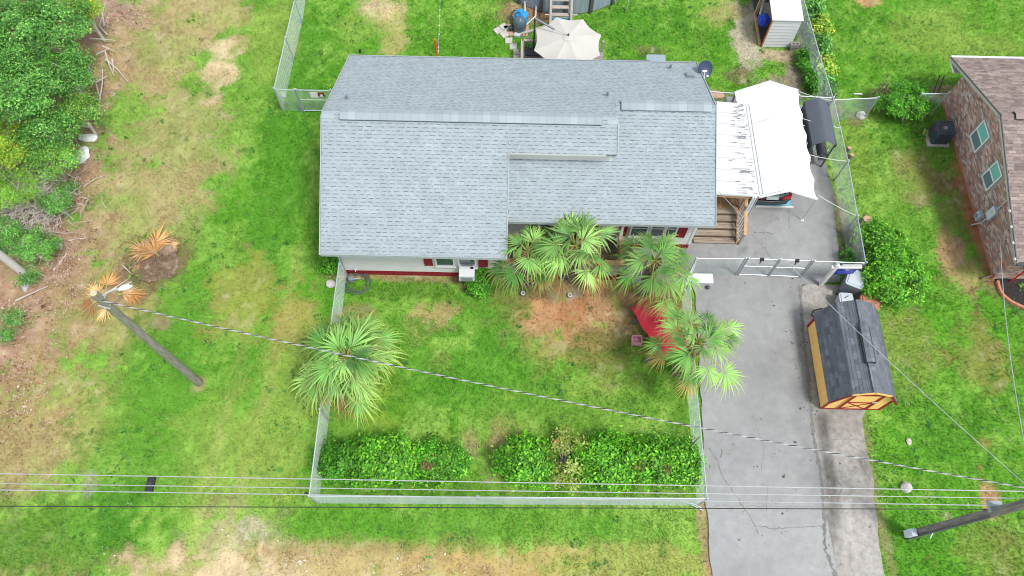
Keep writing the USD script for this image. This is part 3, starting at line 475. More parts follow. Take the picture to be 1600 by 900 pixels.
for a, b, y, z in ((XL, -7.0, yRL, zRL), (3.35, XM, yRL, zRL), (XM+.03, 4.0, yRR, zRR), (7.55, XR, yRR, zRR)):
    cap = MB(); cap.slab([(a, y-.17, z-.17*.5+.03), (b, y-.17, z-.17*.5+.03), (b, y, z+.03), (a, y, z+.03)], .02, (1.08,)*3); cap.slab([(a, y, z+.03), (b, y, z+.03), (b, y+.17, z-.17*.48+.03), (a, y+.17, z-.17*.48+.03)], .02, (1.08,)*3); H.part('ridge_cap', cap, M['shingle'], rp)
for px, py in ((543, 155), (949, 150), (1047, 107)):       # plumbing vents on the back slope
    y = 20.0
    for _ in range(20): p = aty(px, py, y); y += (p[2]-zb(p[1]))*.4
    p = aty(px, py, y); v = MB(); v.cyl((p[0], p[1], zb(p[1])-.05), (p[0], p[1], zb(p[1])+.28), .05); v.tube([(p[0], p[1], zb(p[1])-.03), (p[0], p[1], zb(p[1])+.06)], [.14, .07], 10)
    H.part('vent_pipe', v, M['galv_dark'], rp)
p = aty(1077, 121, 21.9); zz = zb(21.9); H.part('box_vent', MB().hexa([(p[0]-.17, 21.72, zz), (p[0]+.17, 21.72, zz), (p[0]+.17, 22.1, zz-.1), (p[0]-.17, 22.1, zz-.1)], [(p[0]-.15, 21.74, zz+.2), (p[0]+.15, 21.74, zz+.2), (p[0]+.15, 22.05, zz+.1), (p[0]-.15, 22.05, zz+.1)]), M['galv_dark'], rp)
# walls
def lap_wall(mb, p0, p1, z0, z1, out, st=.11):
    p0, p1, out = (np.array([*q, 0.0]) for q in (p0, p1, out)); k = int(round((z1-z0)/st)); e = np.linspace(z0, z1, k+1)
    for a, b in zip(e[:-1], e[1:]):
        A, B = p0+out*.022, p1+out*.022
        mb.hexa([p0+[0, 0, a], A+[0, 0, a], B+[0, 0, a], p1+[0, 0, a]], [p0+[0, 0, b], p0+out*.006+[0, 0, b], p1+out*.006+[0, 0, b], p1+[0, 0, b]])
SK = .36
core = MB(); xw, xe, yw, ye, yrec = -7.08, 7.30, 13.88, 22.65, 15.45
core.extr([(yw+.02, SK), (ye-.02, SK), (ye-.02, zb(ye)-.2), (yRL, zRL-.2), (yw+.02, zl(yw)-.2)], 'x', xw+.02, -.75)
core.extr([(yrec+.02, SK), (ye-.02, SK), (ye-.02, zb(ye)-.2), (yRR, zRR-.2), (yrec+.02, zr(yrec)-.2)], 'x', -.75, xe-.02)
H.part('wall_core', core, M['siding'])
w = MB(); lap_wall(w, (xw, yw), (-.75, yw), SK, 2.75, (0, -1)); H.part('wall', w, M['siding'])
w = MB(); lap_wall(w, (4.3, yrec), (xe, yrec), SK, 2.8, (0, -1)); lap_wall(w, (-.7, yrec), (4.3, yrec), SK, 2.8, (0, -1)); H.part('wall', w, M['siding'])
w = MB(); lap_wall(w, (xe, yrec), (xe, ye), SK, 2.6, (1, 0)); H.part('wall', w, M['siding'])
w = MB(); lap_wall(w, (xw, ye), (xw, yw), SK, 2.6, (-1, 0)); H.part('wall', w, M['siding'])
w = MB()
for x, y in ((xw-.01, yw-.025), (-.76, yw-.025), (xe, yrec-.025)): w.box((x-.05, y-.01, SK), (x+.06, y+.06, 2.7))
H.part('corner_trim', w, M['white_paint'])
s = MB()
s.box((xw-.03, yw-.03, 0), (-.75, yw+.1, SK)); s.box((4.3, yrec-.03, 0), (xe+.03, yrec+.1, SK)); s.box((xe-.1, yrec+.1, 0), (xe+.03, ye, SK)); s.box((xw-.03, yw+.1, 0), (xw+.1, ye, SK)); s.box((xw+.1, ye-.1, 0), (xe-.1, ye+.03, SK))
H.part('skirting', s, M['maroon'])
def window(x0, x1, z0, z1, y, split=False, rail=True):
    f = MB(); t = .07
    f.box((x0-t, y-.06, z0-t), (x1+t, y, z0)); f.box((x0-t, y-.06, z1), (x1+t, y, z1+t)); f.box((x0-t, y-.06, z0), (x0, y, z1)); f.box((x1, y-.06, z0), (x1+t, y, z1)); f.box((x0-t-.03, y-.10, z0-t-.03), (x1+t+.03, y-.01, z0-t))
    if rail: f.box((x0, y-.045, (z0+z1)/2-.02), (x1, y, (z0+z1)/2+.02))
    w_ = H.part('window', f, M['white_paint']); H.part('pane', MB().box((x0, y-.03, z0), (x1, y-.022, z1)), M['glass'], w_)
def shutter(x0, x1, z0, z1, y):
    s = MB(); s.box((x0, y-.045, z0), (x0+.05, y, z1)); s.box((x1-.05, y-.045, z0), (x1, y, z1)); k = int((z1-z0)/.07)
    for i in range(k): a = z0+i*(z1-z0)/k; s.hexa([(x0+.05, y-.04, a), (x1-.05, y-.04, a), (x1-.05, y, a), (x0+.05, y, a)], [(x0+.05, y-.02, a+.05), (x1-.05, y-.02, a+.05), (x1-.05, y, a+.05), (x0+.05, y, a+.05)])
    H.part('shutter', s, M['maroon'])
yw_ = yw-.024
window(-3.18, -2.52, 1.06, 2.25, yw_); window(-2.26, -1.64, .98, 2.25, yw_)
shutter(-3.70, -3.36, .98, 2.3, yw_); shutter(-1.50, -1.12, .98, 2.3, yw_)
yr_ = yrec-.024
window(4.72, 5.34, 1.05, 2.3, yr_); window(5.52, 6.02, 1.05, 2.3, yr_); window(6.14, 6.52, 1.05, 2.3, yr_); shutter(6.62, 6.98, .98, 2.35, yr_); shutter(4.22, 4.55, .98, 2.35, yr_)
window(.6, 1.5, 1.0, 2.2, yr_)
d = MB(); d.box((2.4, yr_-.05, .62), (3.35, yr_, 2.6)); dp = H.part('door', d, M['maroon']); H.part('door_knob', MB().sph((3.22, yr_-.08, 1.55), .04, 1), M['galv'], dp)
# front porch
pf = MB(); pz = .62
for i in range(11): y = yw+.02+i*.142; H.part('porch_board', MB().box((-.70, y, pz-.03), (4.28, y+.134, pz), (lambda t: (t, t*.98, t*.95))(rng.uniform(.72, .95))), M['wood'])
ps = MB(); ps.box((-.72, yw-.03, 0), (4.3, yw+.02, SK)); ps.box((4.28, yw+.02, 0), (4.33, yrec, SK)); H.part('porch_skirting', ps, M['maroon'])
hw = MB()
for i, x in enumerate(np.arange(-.70, 4.2, .14)): hw.box((x, yw-.02, SK+.002), (x+.132, yw+.03, 1.46), (lambda t: (t, t, t))(rng.uniform(.75, 1.05)))
for i, y in enumerate(np.arange(yw+.05, yrec-.2, .14)): hw.box((4.25, y, SK+.002), (4.30, y+.132, 1.46), (lambda t: (t, t, t))(rng.uniform(.75, 1.05)))
H.part('porch_half_wall', hw, M['grey_wood'], kind='stuff')
H.part('porch_rail', MB().box((-.70, yw-.09, 1.462), (4.35, yw+.10, 1.52)).box((4.19, yw+.10, 1.462), (4.35, yrec-.05, 1.52)), M['new_wood'])
for x in (.9, 2.5, 4.22): H.part('porch_post', MB().box((x-.05, yFR+.12, pz), (x+.05, yFR+.22, zFR-.1)), M['white_paint'])

# things hung on the house
A = Thing('window_air_conditioner', (-1.95, 13.6, .4), 'white boxy air conditioner sticking out of the front window between maroon shutters', 'air conditioner')
A.part('case', MB().box((-2.27, 13.28, .72), (-1.65, 13.83, 1.16)), M['white_metal'])
A.part('rear_grille', MB().box((-2.2, 13.262, .76), (-1.72, 13.279, 1.1)), M['galv_dark'])
A.part('top_label', MB().box((-1.83, 13.62, 1.162), (-1.70, 13.72, 1.165)), M['black'])
A.part('bracket', MB().obox((-2.2, 13.84, .45), (-2.2, 13.35, .71), .03, .03).obox((-1.72, 13.84, .45), (-1.72, 13.35, .71), .03, .03), M['galv'])
A.part('vent_slot', MB().box((-2.2, 13.74, 1.161), (-1.72, 13.82, 1.164)), M['galv_dark'])

D = Thing('satellite_dish', at(1099, 110, 3.05), 'navy blue round satellite dish at the back right corner of the grey roof', 'satellite dish')
c0 = at(1101, 108, 3.35); ax = np.array([.12, -.62, .77]); ax /= np.linalg.norm(ax); e1 = np.cross(ax, (1, 0, 0)); e1 /= np.linalg.norm(e1); e2 = np.cross(ax, e1)
ds = MB(); V = []; 
for i in range(7):
    r_ = i/6
    for j in range(24): a = j/24*2*np.pi; V.append(c0+e1*.36*r_*math.cos(a)+e2*.33*r_*math.sin(a)+ax*.07*r_*r_)
F = [f for i in range(6) for j in range(24) for f in ((i*24+j, (i+1)*24+j, i*24+(j+1) % 24), (i*24+(j+1) % 24, (i+1)*24+j, (i+1)*24+(j+1) % 24))]
F = [(a, b, c) if np.dot(np.cross(np.array(V[b])-V[a], np.array(V[c])-V[a]), ax) > 0 else (a, c, b) for a, b, c in F]
D.part('reflector', ds.add(V, F), M['navy'], smooth=60)
fa_ = c0-e1*(.40 if e1[1] > 0 else -.40)
D.part('feed_arm', MB().tube([c0-ax*.03, fa_+ax*.1, c0+ax*.36+(fa_-c0)*.75], .016), M['galv']); D.part('feed_horn', MB().cyl(c0+ax*.30+(fa_-c0)*.75, c0+ax*.42+(fa_-c0)*.75, .045), M['white_metal'])
D.part('mast', MB().tube([(XR-.25, 22.0, zb(22.0)), (XR-.1, 22.1, 3.2), c0-ax*.05], .025), M['galv'])
D.part('emblem', MB().obox(c0+e2*.1+ax*.035-e1*.08, c0-e2*.1+ax*.035-e1*.08, .07, .006, up=ax), M['white_paint'])

# ================================================================ SIDE PORCH: roof, deck, stairs
S = Thing('side_porch', (8.6, 18.5, 0), 'wooden side porch and stairs under a streaky white roof right of the house', 'porch')
rz = 2.58
rx = MB(); c = [at(1118, 301, rz-.04), at(1187, 305, rz-.12), at(1165, 162, rz-.12), at(1120, 158, rz)]
n_ = 8
A_, B_, C_, D_ = c
for i in range(n_):
    t0, t1 = i/n_, (i+1)/n_; S.part('roof_panel', MB().slab([A_+(D_-A_)*(t0+.002), B_+(C_-B_)*(t0+.002), B_+(C_-B_)*(t1-.002), A_+(D_-A_)*(t1-.002)], .05), M['white_metal'])
stn = MB()
for i in range(110):
    t = rng.random(); u0 = 1-abs(rng.normal(0, .2))-.03; L_ = rng.uniform(.05, .28)
    if rng.random() < .5: t = rng.choice([.25, .62, .68, .9])+rng.normal(0, .035)
    t = min(max(t, .01), .985); u0 = min(max(u0, .3), .95); P0 = A_+(D_-A_)*t; P1 = B_+(C_-B_)*t; h = rng.uniform(.008, .045)
    a, b = P0+(P1-P0)*max(u0-L_, .02), P0+(P1-P0)*u0; k = np.array([0, h, .004]); stn.quad(a+[0, 0, .004], b+[0, -h*.5, .004], b+k, a+k*.3+[0, 0, .003])
S.part('mould_streak', stn, M['dirt_stain'], kind='stuff')
S.part('roof_gutter', MB().obox(B_+[.05, -.02, .0], C_+[.05, .02, .0], .10, .06).obox(A_+[0, -.03, -.03], B_+[0, -.03, -.03], .05, .10), M['white_metal'])
S.part('gutter_trough', MB().obox(B_+[.125, .05, .0], C_+[.125, -.02, .0], .05, .03), M['galv_dark'])
S.part('beam', MB().obox(A_+[.05, .06, -.20], B_+[-.1, .06, -.20], .1, .24).obox(B_+[-.12, .12, -.20], C_+[-.12, -.1, -.20], .1, .2), M['new_wood'])
dz = .74; y0d, y1d = 17.05, 21.2
for i, x in enumerate(np.arange(7.36, 9.55, .145)):
    t = rng.uniform(.62, 1.1); S.part('deck_plank', MB().box((x, y0d, dz-.035), (x+.137, y1d, dz), (t, t*.92, t*.82)), M['wood_y'])
S.part('deck_frame', MB().box((7.4, y0d+.01, 0.03), (9.5, y0d+.06, dz-.04)).box((9.44, y0d+.06, .03), (9.5, y1d, dz-.04)).box((7.4, y1d-.05, .03), (9.44, y1d, dz-.04)), M['new_wood'])
for i in range(5):       # stair treads, each of two worn boards
    y = 15.66+i*.285; z = .03+(i+.7)*dz/5.2; x0_ = 7.60 if i < 3 else 7.42
    for q in (0, 1):
        t = rng.uniform(.85, 1.15); S.part('stair_tread', MB().box((x0_, y+q*.138, z-.04), (9.38, y+q*.138+.13, z), (t, t*.98, t*.95)), M['wood'])
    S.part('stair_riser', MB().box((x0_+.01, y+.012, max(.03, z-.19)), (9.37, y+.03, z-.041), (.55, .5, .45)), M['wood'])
# stair rail on the right: posts, top rail and balusters
rt0, rt1 = np.array([9.56, 15.62, 1.42-.5]), np.array([9.56, 17.1, dz+.95])
S.part('stair_rail', MB().obox(rt0, rt1, .14, .06), M['new_wood'])
S.part('rail_post', MB().box((9.51, 15.62, .03), (9.60, 15.72, rt0[2]-.02)), M['grey_wood']); S.part('rail_post', MB().box((9.51, 17.02, .03), (9.60, 17.12, 2.36)), M['new_wood']); S.part('rail_post', MB().box((9.51, 21.0, .03), (9.60, 21.1, 2.36)), M['new_wood'])
S.part('deck_rail', MB().obox((9.56, 17.13, dz+.95), (9.56, 20.98, dz+.95), .12, .05), M['new_wood'])
for k in range(9):
    t = (k+.5)/9; p = rt0+(rt1-rt0)*t; S.part('baluster', MB().box((9.53, p[1]-.02, max(.05, p[2]-.85)), (9.57, p[1]+.02, p[2]-.035)), M['grey_wood'])
for k in range(26):
    y = 17.25+k*.143; S.part('baluster', MB().box((9.53, y-.02, dz+.001), (9.57, y+.02, dz+.92)), M['grey_wood'])
S.part('stair_stringer', MB().hexa([(9.40, 15.66, .03), (9.45, 15.66, .03), (9.45, 17.04, .03), (9.40, 17.04, .03)], [(9.40, 15.66, .2), (9.45, 15.66, .2), (9.45, 17.04, dz), (9.40, 17.04, dz)]), M['new_wood'])
S.part('handrail_pipe', MB().tube([(7.52, 15.6, .03), (7.52, 15.6, 1.0), (7.52, 17.0, 1.65)], .022, 8), M['galv_dark'])
for dx_ in (0, .12):
    b = at(1151+dx_*30, 355, .03); t_ = at(1178+dx_*40, 316, 2.3); S.part('awning_post', MB().cyl(b, (b[0]+.02, b[1], 2.42), .042), M['white_metal'])

# ================================================================ CANOPY CARPORT, ROPES, CAR, MAT
CN = Thing('canopy_carport', (11.1, 19.6, 0), 'big white tarpaulin canopy on pipe legs over the parked black car', 'carport')
ze, zp = 1.95, 2.45
eL, eR, pk = (at(1187, 306, ze), at(1148, 144, ze)), (at(1278, 309, 1.85), at(1248, 141, ze)), (at(1235, 296, zp), at(1203, 127, zp))
cv = MB(); NX, NY = 26, 50; V = np.zeros((NY+1, NX+1, 3))
for j in range(NY+1):
    t = j/NY; l, p_, r_ = (a+(b-a)*t for a, b in (eL, pk, eR))
    for i in range(NX+1):
        s_ = i/NX*2-1; q = l+(p_-l)*(s_+1) if s_ < 0 else p_+(r_-p_)*s_
        sag = .035*math.sin(math.pi*abs(s_))*(1+.7*math.sin(t*math.pi*6)**2) ; sw_ = .10*math.sin(t*math.pi*5.0+.6)*max(0, abs(s_)-.7)/.3 if s_ > 0 else 0
        V[j, i] = q+[-abs(sw_) if s_ > 0 else 0, 0, -sag + .02*math.sin(3.1*s_+t*9)]
idx = np.arange((NY+1)*(NX+1)).reshape(NY+1, NX+1); F = np.concatenate([np.stack([idx[:-1, :-1], idx[:-1, 1:], idx[1:, 1:]], -1).reshape(-1, 3), np.stack([idx[:-1, :-1], idx[1:, 1:], idx[1:, :-1]], -1).reshape(-1, 3)])
Vt_ = V.reshape(-1, 3); cv.add(np.vstack([Vt_, Vt_-[0, 0, .006]]), np.vstack([F, F[:, ::-1]+len(Vt_)])); CN.part('cover', cv, M['canvas'], smooth=50)
for e in (0, 1):
    hem = MB()
    for a, b in ((eL[e], pk[e]), (pk[e], eR[e])): hem.slab([a+[0, -.02 if e == 0 else .02, .012], b+[0, -.02 if e == 0 else .02, .012], b+[0, -.05 if e == 0 else .05, .0], a+[0, -.05 if e == 0 else .05, .0]], .11)
    CN.part('valance', hem, M['canvas'])
fr = MB()
for t in (0.005, .33, .66, .99):
    l, p_, r_ = (a+(b-a)*t-[0, 0, .05] for a, b in (eL, pk, eR)); fr.tube([l, p_, r_], .022, 8)
fr.tube([pk[0]-[0, 0, .07], pk[1]-[0, 0, .07]], .022, 8); CN.part('frame', fr, M['galv'])
for t in (.005, .5, .99):
    for sd in (eL, eR):
        q = sd[0]+(sd[1]-sd[0])*t; leg = CN.part('leg', MB().cyl((q[0], q[1], .04), (q[0], q[1], q[2]-.06), .022, n=8), M['galv']); CN.part('foot', MB().box((q[0]-.07, q[1]-.07, .03), (q[0]+.07, q[1]+.07, .045)), M['white_metal'], leg)
def rope(name, pts, r, m, label, cat, group=None, sag=0.0, n=14, seg=6):
    P = []; pts = [np.asarray(p, float) for p in pts]
    for a, b in zip(pts[:-1], pts[1:]):
        for t in np.linspace(0, 1, n)[(1 if P else 0):]: P.append(a+(b-a)*t-[0, 0, 4*sag*t*(1-t)])
    return single(name, MB().tube(P, r, seg), M[m], label, cat, group)
FT = 1.5
for (a, za), b, l in (((( 1249, 143), 1.93), (1300, 157), 'white tie rope from the canopy back corner to the fence'), (((1254, 185), 1.9), (1314, 200), 'white tie rope crossing above the charcoal gazebo to the fence'), (((1266, 242), 1.88), (1325, 252), 'white tie rope past the front of the charcoal gazebo to the fence'), (((1279, 305), 1.85), (1340, 338), 'white tie rope from the canopy front corner over the driveway to the fence')):
    rope('tie_rope', [at(*a, za), at(*b, FT)], .012, 'white_paint', l, 'rope', 'ropes tying the white canopy to the fence', sag=.06)

CR = Thing('parked_car', (10.62, 19.9, .03), 'black sedan parked under the white canopy, its tail lights and plate showing', 'car')
cx, y0, ln, wd = float(at(1207, 310, .7)[0]), float(at(1205, 314, .5)[1]), 4.5, 1.76
prof = [(0, .42), (.02, .72), (.10, .92), (.55, 1.0), (1.05, 1.36), (1.5, 1.42), (2.3, 1.42), (2.8, 1.30), (3.35, .98), (4.2, .82), (4.46, .62), (4.5, .38)]
def car_loft(prof_, z0, wsc, m, name, parent=None):
    mb = MB(); rows = []
    for (a, z) in prof_:
        e = min(a, ln-a); w_ = wd/2*wsc*(1-.16*max(0, 1-e/.5)**2); top = w_*(1 if z < 1.02 else 1-.28*(z-1.02)/.4)
        h = z-z0; rows.append([(cx-w_*.96, z0), (cx-w_, z0+h*.35), (cx-(w_*.97 if z < 1.02 else w_*.94), z0+min(h*.75, .62)), (cx-top*.9, z-.04), (cx-top*.6, z), (cx+top*.6, z), (cx+top*.9, z-.04), (cx+(w_*.97 if z < 1.02 else w_*.94), z0+min(h*.75, .62)), (cx+w_, z0+h*.35), (cx+w_*.96, z0)])
    V = np.array([[(x, y0+a, z) for x, z in r] for (a, _), r in zip(prof_, rows)]); k, m_ = V.shape[:2]; I_ = np.arange(k*m_).reshape(k, m_); F = []
    for i in range(k-1):
        for j in range(m_):
            j2 = (j+1) % m_; F += [(I_[i, j], I_[i, j2], I_[i+1, j2]), (I_[i, j], I_[i+1, j2], I_[i+1, j])]
    F += [(I_[0, 0], I_[0, j+1], I_[0, j]) for j in range(1, m_-1)]+[(I_[-1, 0], I_[-1, j], I_[-1, j+1]) for j in range(1, m_-1)]
    tm_ = trimesh.Trimesh(V.reshape(-1, 3), F, process=False); trimesh.repair.fix_normals(tm_); mb.tm(tm_); return CR.part(name, mb, m, parent, smooth=35)
body = car_loft(prof, .26, 1.0, M['car'], 'body')
def pane(pts): return MB().quad(*[np.asarray(p, float) for p in pts])
CR.part('rear_window', MB().hexa([(cx-.60, y0+.60, 1.03), (cx+.60, y0+.60, 1.03), (cx+.50, y0+1.04, 1.37), (cx-.50, y0+1.04, 1.37)], [(cx-.60, y0+.585, 1.05), (cx+.60, y0+.585, 1.05), (cx+.50, y0+1.03, 1.39), (cx-.50, y0+1.03, 1.39)]), M['glass'])
CR.part('windscreen', MB().hexa([(cx-.52, y0+2.82, 1.29), (cx+.52, y0+2.82, 1.29), (cx+.62, y0+3.3, 1.0), (cx-.62, y0+3.3, 1.0)], [(cx-.52, y0+2.84, 1.32), (cx+.52, y0+2.84, 1.32), (cx+.62, y0+3.32, 1.03), (cx-.62, y0+3.32, 1.03)]), M['glass'])
for s_ in (-1, 1):
    CR.part('tail_light', MB().hexa([(cx+s_*.42, y0-.03, .66), (cx+s_*.80, y0+.02, .68), (cx+s_*.87, y0+.30, .76), (cx+s_*.45, y0+.1, .72)], [(cx+s_*.50, y0+.02, .80), (cx+s_*.80, y0+.06, .86), (cx+s_*.86, y0+.34, .86), (cx+s_*.52, y0+.12, .84)]), M['red_light'])
    CR.part('mirror', MB().sph((cx+s_*.98, y0+2.95, .98), .09, 1), M['car'])
    for a in (.85, 3.62):
        w_ = CR.part('wheel', MB().cyl((cx+s_*.66, y0+a, .34), (cx+s_*.885, y0+a, .34), .31, n=20), M['black']); CR.part('rim', MB().cyl((cx+s_*.886, y0+a, .34), (cx+s_*.895, y0+a, .34), .2, n=14), M['galv'], w_)
CR.part('licence_plate', MB().hexa([(cx-.26, y0-.05, .66), (cx+.26, y0-.05, .66), (cx+.26, y0, .66), (cx-.26, y0, .66)], [(cx-.26, y0+.03, .86), (cx+.26, y0+.03, .86), (cx+.26, y0+.06, .86), (cx-.26, y0+.06, .86)]), M['plate'])
CR.part('bumper', MB().tube([(cx-.82, y0+.16, .5), (cx-.6, y0+.02, .5), (cx, y0-.04, .5), (cx+.6, y0+.02, .5), (cx+.82, y0+.16, .5)], .10, 8), M['car'], smooth=50)
CR.part('trunk_trim', MB().box((cx-.42, y0-.002, .86), (cx+.42, y0+.05, .885)), M['galv'])
for s_ in (-1, 1): CR.part('headlight', MB().sph((cx+s_*.66, y0+4.36, .66), .12, 1), M['white_metal'])
MT = Thing('printed_mat', (11.0, 18.2, .03), 'blue printed mat with white palm leaf pattern lying under the black car', 'mat')
a, b = at(1182, 321, .045), at(1240, 322, .045); x0, x1, y0_ = a[0], b[0]-.08, a[1]
MT.part('cloth', MB().box((x0, y0_, .031), (x1, y0_+1.9, .042)), M['teal'])
MT.part('border_bar', MB().box((x0-.05, y0_-.09, .031), (x1+.06, y0_-.012, .075)), M['white_paint'])
pr = MB()
for (sx, sy, sc_, rot_) in ((x1-.3, y0_+.05, 1.0, 0), (x1-1.0, y0_+.1, .8, .2), (x0+.35, y0_+.15, .7, -.2)):
    d0 = np.array([math.sin(rot_), math.cos(rot_), 0]); s0 = np.array([d0[1], -d0[0], 0]); o_ = np.array([sx, sy, .046]); pr.obox(o_, o_+d0*1.0*sc_, .03, .003)
    for k in range(7):
        for s_ in (-1, 1): q = o_+d0*(.12+k*.13)*sc_; pr.obox(q, q+(d0*.16+s0*s_*.2)*sc_*(1-.05*k), .028, .003)
MT.part('leaf_print', pr, M['print'])

# ================================================================ GRILL GAZEBO
G = Thing('grill_gazebo', (13.25, 20.9, 0), 'charcoal fabric grill gazebo on a dark frame between canopy and fence', 'gazebo')
x0, x1, y0_, y1_ = 12.72, 13.74, 19.72, 22.1; ez, pz_ = 1.72, 2.02; xm = (x0+x1)/2
gv = MB(); NX, NY = 12, 16; V = []
for j in range(NY+1):
    for i in range(NX+1):
        s_ = i/NX*2-1; t = j/NY; h = ez+(pz_-ez)*(1-abs(s_)**1.25)-.06*math.sin(t*math.pi*2)**2*(1-abs(s_))*.6; V.append((xm+s_*(x1-x0)/2, y0_+(y1_-y0_)*t, h-.05*(abs(2*t-1)**6)))
V = np.array(V); idx = np.arange((NY+1)*(NX+1)).reshape(NY+1, NX+1); F = np.concatenate([np.stack([idx[:-1, :-1], idx[:-1, 1:], idx[1:, 1:]], -1).reshape(-1, 3), np.stack([idx[:-1, :-1], idx[1:, 1:], idx[1:, :-1]], -1).reshape(-1, 3)])
gv.add(np.vstack([V, V-[0, 0, .01]]), np.vstack([F, F[:, ::-1]+len(V)])); G.part('cover', gv, M['grey_tarp'], smooth=50)
for xa_ in (x0-.02, x1): G.part('valance', MB().slab([(xa_, y0_, ez), (xa_+.02, y0_, ez), (xa_+.02, y1_, ez), (xa_, y1_, ez)], .22), M['grey_tarp'])
for x in (x0+.04, x1-.04):
    for y in (y0_+.05, y1_-.05): G.part('post', MB().box((x-.025, y-.025, .03), (x+.025, y+.025, ez)), M['dark_metal'])
G.part('side_panel', MB().box((x0-.005, y0_+.3, .6), (x0+.01, y1_-.1, ez-.05)), M['black'])
for z in (.55, .85): G.part('shelf', MB().box((x0+.05, y0_+.02, z), (x0+.35, y1_-.05, z+.03)).box((x1-.35, y0_+.02, z), (x1-.05, y1_-.05, z+.03)), M['dark_metal'])
lt = MB()
for k in range(7): lt.obox((x0+.1+k*.13, y0_+.03, .9), (x0+.1+k*.13, y0_+.03, 1.6), .012, .012)
lt.obox((x0+.04, y0_+.03, .9), (x1-.04, y0_+.03, .9), .02, .02); G.part('end_lattice', lt, M['dark_metal'])

# ================================================================ YELLOW SHED
SH = Thing('garden_shed', (13.05, 10.2, 0), 'yellow barn shed with dark red trim and charcoal gambrel roof beside the driveway', 'shed')
ys0, ys1 = 8.47, 11.93
gam = [(11.80, 1.12), (12.26, 2.16), (12.97, 2.47), (13.70, 2.14), (14.33, 1.16)]
wl = MB(); wl.extr([(11.92, .08), (14.17, .08), (14.17, 1.25), (13.66, 2.08), (12.97, 2.38), (12.30, 2.08), (11.92, 1.25)], 'y', ys0, ys1); SH.part('wall', wl, M['yellow'])
[SH.part('wall_board', MB().box((11.912, y, .09), (11.9205, y+.272, 1.16)), M['yellow']) for y in np.arange(ys0+.02, ys1-.3, .284)]
SH.part('skid', MB().box((12.1, ys0+.05, .055), (12.25, ys1-.05, .08)).box((13.8, ys0+.05, -.02), (13.95, ys1-.05, .08)), M['grey_wood'])
for i in range(4):
    (xa, za), (xb, zb_) = gam[i], gam[i+1]; th = np.array([0, 0, .03])
    deck = MB().slab([(xa, ys0-.10, za), (xb, ys0-.10, zb_), (xb, ys1+.10, zb_), (xa, ys1+.10, za)], .03); rfp = SH.part('roof', deck, M['backer_black'])
    ux, vx = (0, -1, 0), (xb-xa, 0, zb_-za)
    if i < 2: pl = ((xa, ys1+.10, za+.003), (0, -1, 0), (xb-xa, 0, zb_-za))
    else: pl = ((xb, ys0-.10, zb_+.003), (0, 1, 0), (xa-xb, 0, za-zb_))
    shingle_roof(SH, rfp, M['black_shingle'], [(*pl, [(0, ys1-ys0+.2, 0, math.hypot(xb-xa, zb_-za))])], ex=.13, w=.28, named=60 if i in (1, 2) else 40, tones=(.85, .95, 1, 1.05, 1.2), dashk=.8, var=.07)
cp = MB()
for y in np.arange(ys0-.1, ys1+.05, .14):
    t = rng.choice([.9, 1, 1.05, 1.3]); t = (t, t, t); cp.slab([(12.80, y, 2.425), (12.97, y, 2.497), (12.97, y+.138, 2.497), (12.80, y+.138, 2.425)], .015, t); cp.slab([(12.97, y, 2.497), (13.13, y, 2.427), (13.13, y+.138, 2.427), (12.97, y+.138, 2.497)], .015, t)
SH.part('ridge_cap', cp, M['black_shingle'])
rv = MB()
for y in np.arange(9.5, 10.9, .14):
    t = rng.choice([.9, 1, 1.05, 1.3]); t = (t, t, t); rv.slab([(12.82, y, 2.56), (12.97, y, 2.61), (12.97, y+.138, 2.61), (12.82, y+.138, 2.56)], .02, t); rv.slab([(12.97, y, 2.61), (13.12, y, 2.56), (13.12, y+.138, 2.56), (12.97, y+.138, 2.61)], .02, t)
rvp = SH.part('ridge_vent', rv, M['black_shingle']); SH.part('vent_baffle', MB().box((12.775, 9.48, 2.40), (13.165, 10.92, 2.53)), M['black'], rvp)
tr = MB(); yf = ys0-.012
def bar(a, b, w_, d=.024): return MB().obox((a[0], yf, a[1]), (b[0], yf, b[1]), w_, d, up=(0, 1, 0))
for i in range(4):
    (xa, za), (xb, zb_) = gam[i], gam[i+1]; SH.part('rake_trim', MB().obox((xa, ys0-.11, za-.05), (xb, ys0-.11, zb_-.05), .02, .10, up=(0, 0, 1)), M['shed_red'] if i in (0, 3) else M['yellow'])
SH.part('corner_trim', MB().box((11.89, ys0-.02, .08), (11.99, ys0-.001, 1.2)), M['shed_red']); SH.part('corner_trim', MB().box((14.09, ys0-.02, .08), (14.20, ys0-.001, 1.2)), M['shed_red']); SH.part('corner_trim', MB().box((11.895, ys1-.10, .08), (11.919, ys1+.01, 1.2)), M['shed_red']); SH.part('base_trim', MB().box((12.0, ys0-.02, .08), (14.08, ys0-.001, .15)), M['shed_red'])
dr = SH.part('door', MB().box((12.45, ys0-.03, .17), (13.6, ys0-.005, 1.98)), M['yellow'])
yf = ys0-.042
for a, b, w_ in (((12.50, .17), (12.50, 1.98), .10), ((13.55, .17), (13.55, 1.98), .12), ((12.55, 1.93), (13.49, 1.93), .10), ((12.55, .22), (13.49, .22), .10), ((12.55, 1.05), (13.49, 1.05), .06)): SH.part('door_trim', bar(a, b, w_), M['shed_red'], dr)
yf = ys0-.040
SH.part('door_brace', bar((12.56, .28), (13.48, 1.01), .05, .02), M['shed_red'], dr); yf = ys0-.037; SH.part('door_brace', bar((12.56, 1.01), (13.48, .28), .05, .015), M['shed_red'], dr)
SH.part('latch', MB().box((13.42, ys0-.075, 1.12), (13.60, ys0-.056, 1.20)), M['galv'], dr)
for x in (12.2, 13.9): SH.part('door_jamb_trim', MB().box((x-.03, ys0-.018, .15), (x+.03, ys0-.001, 1.55)), M['shed_red']) if False else None
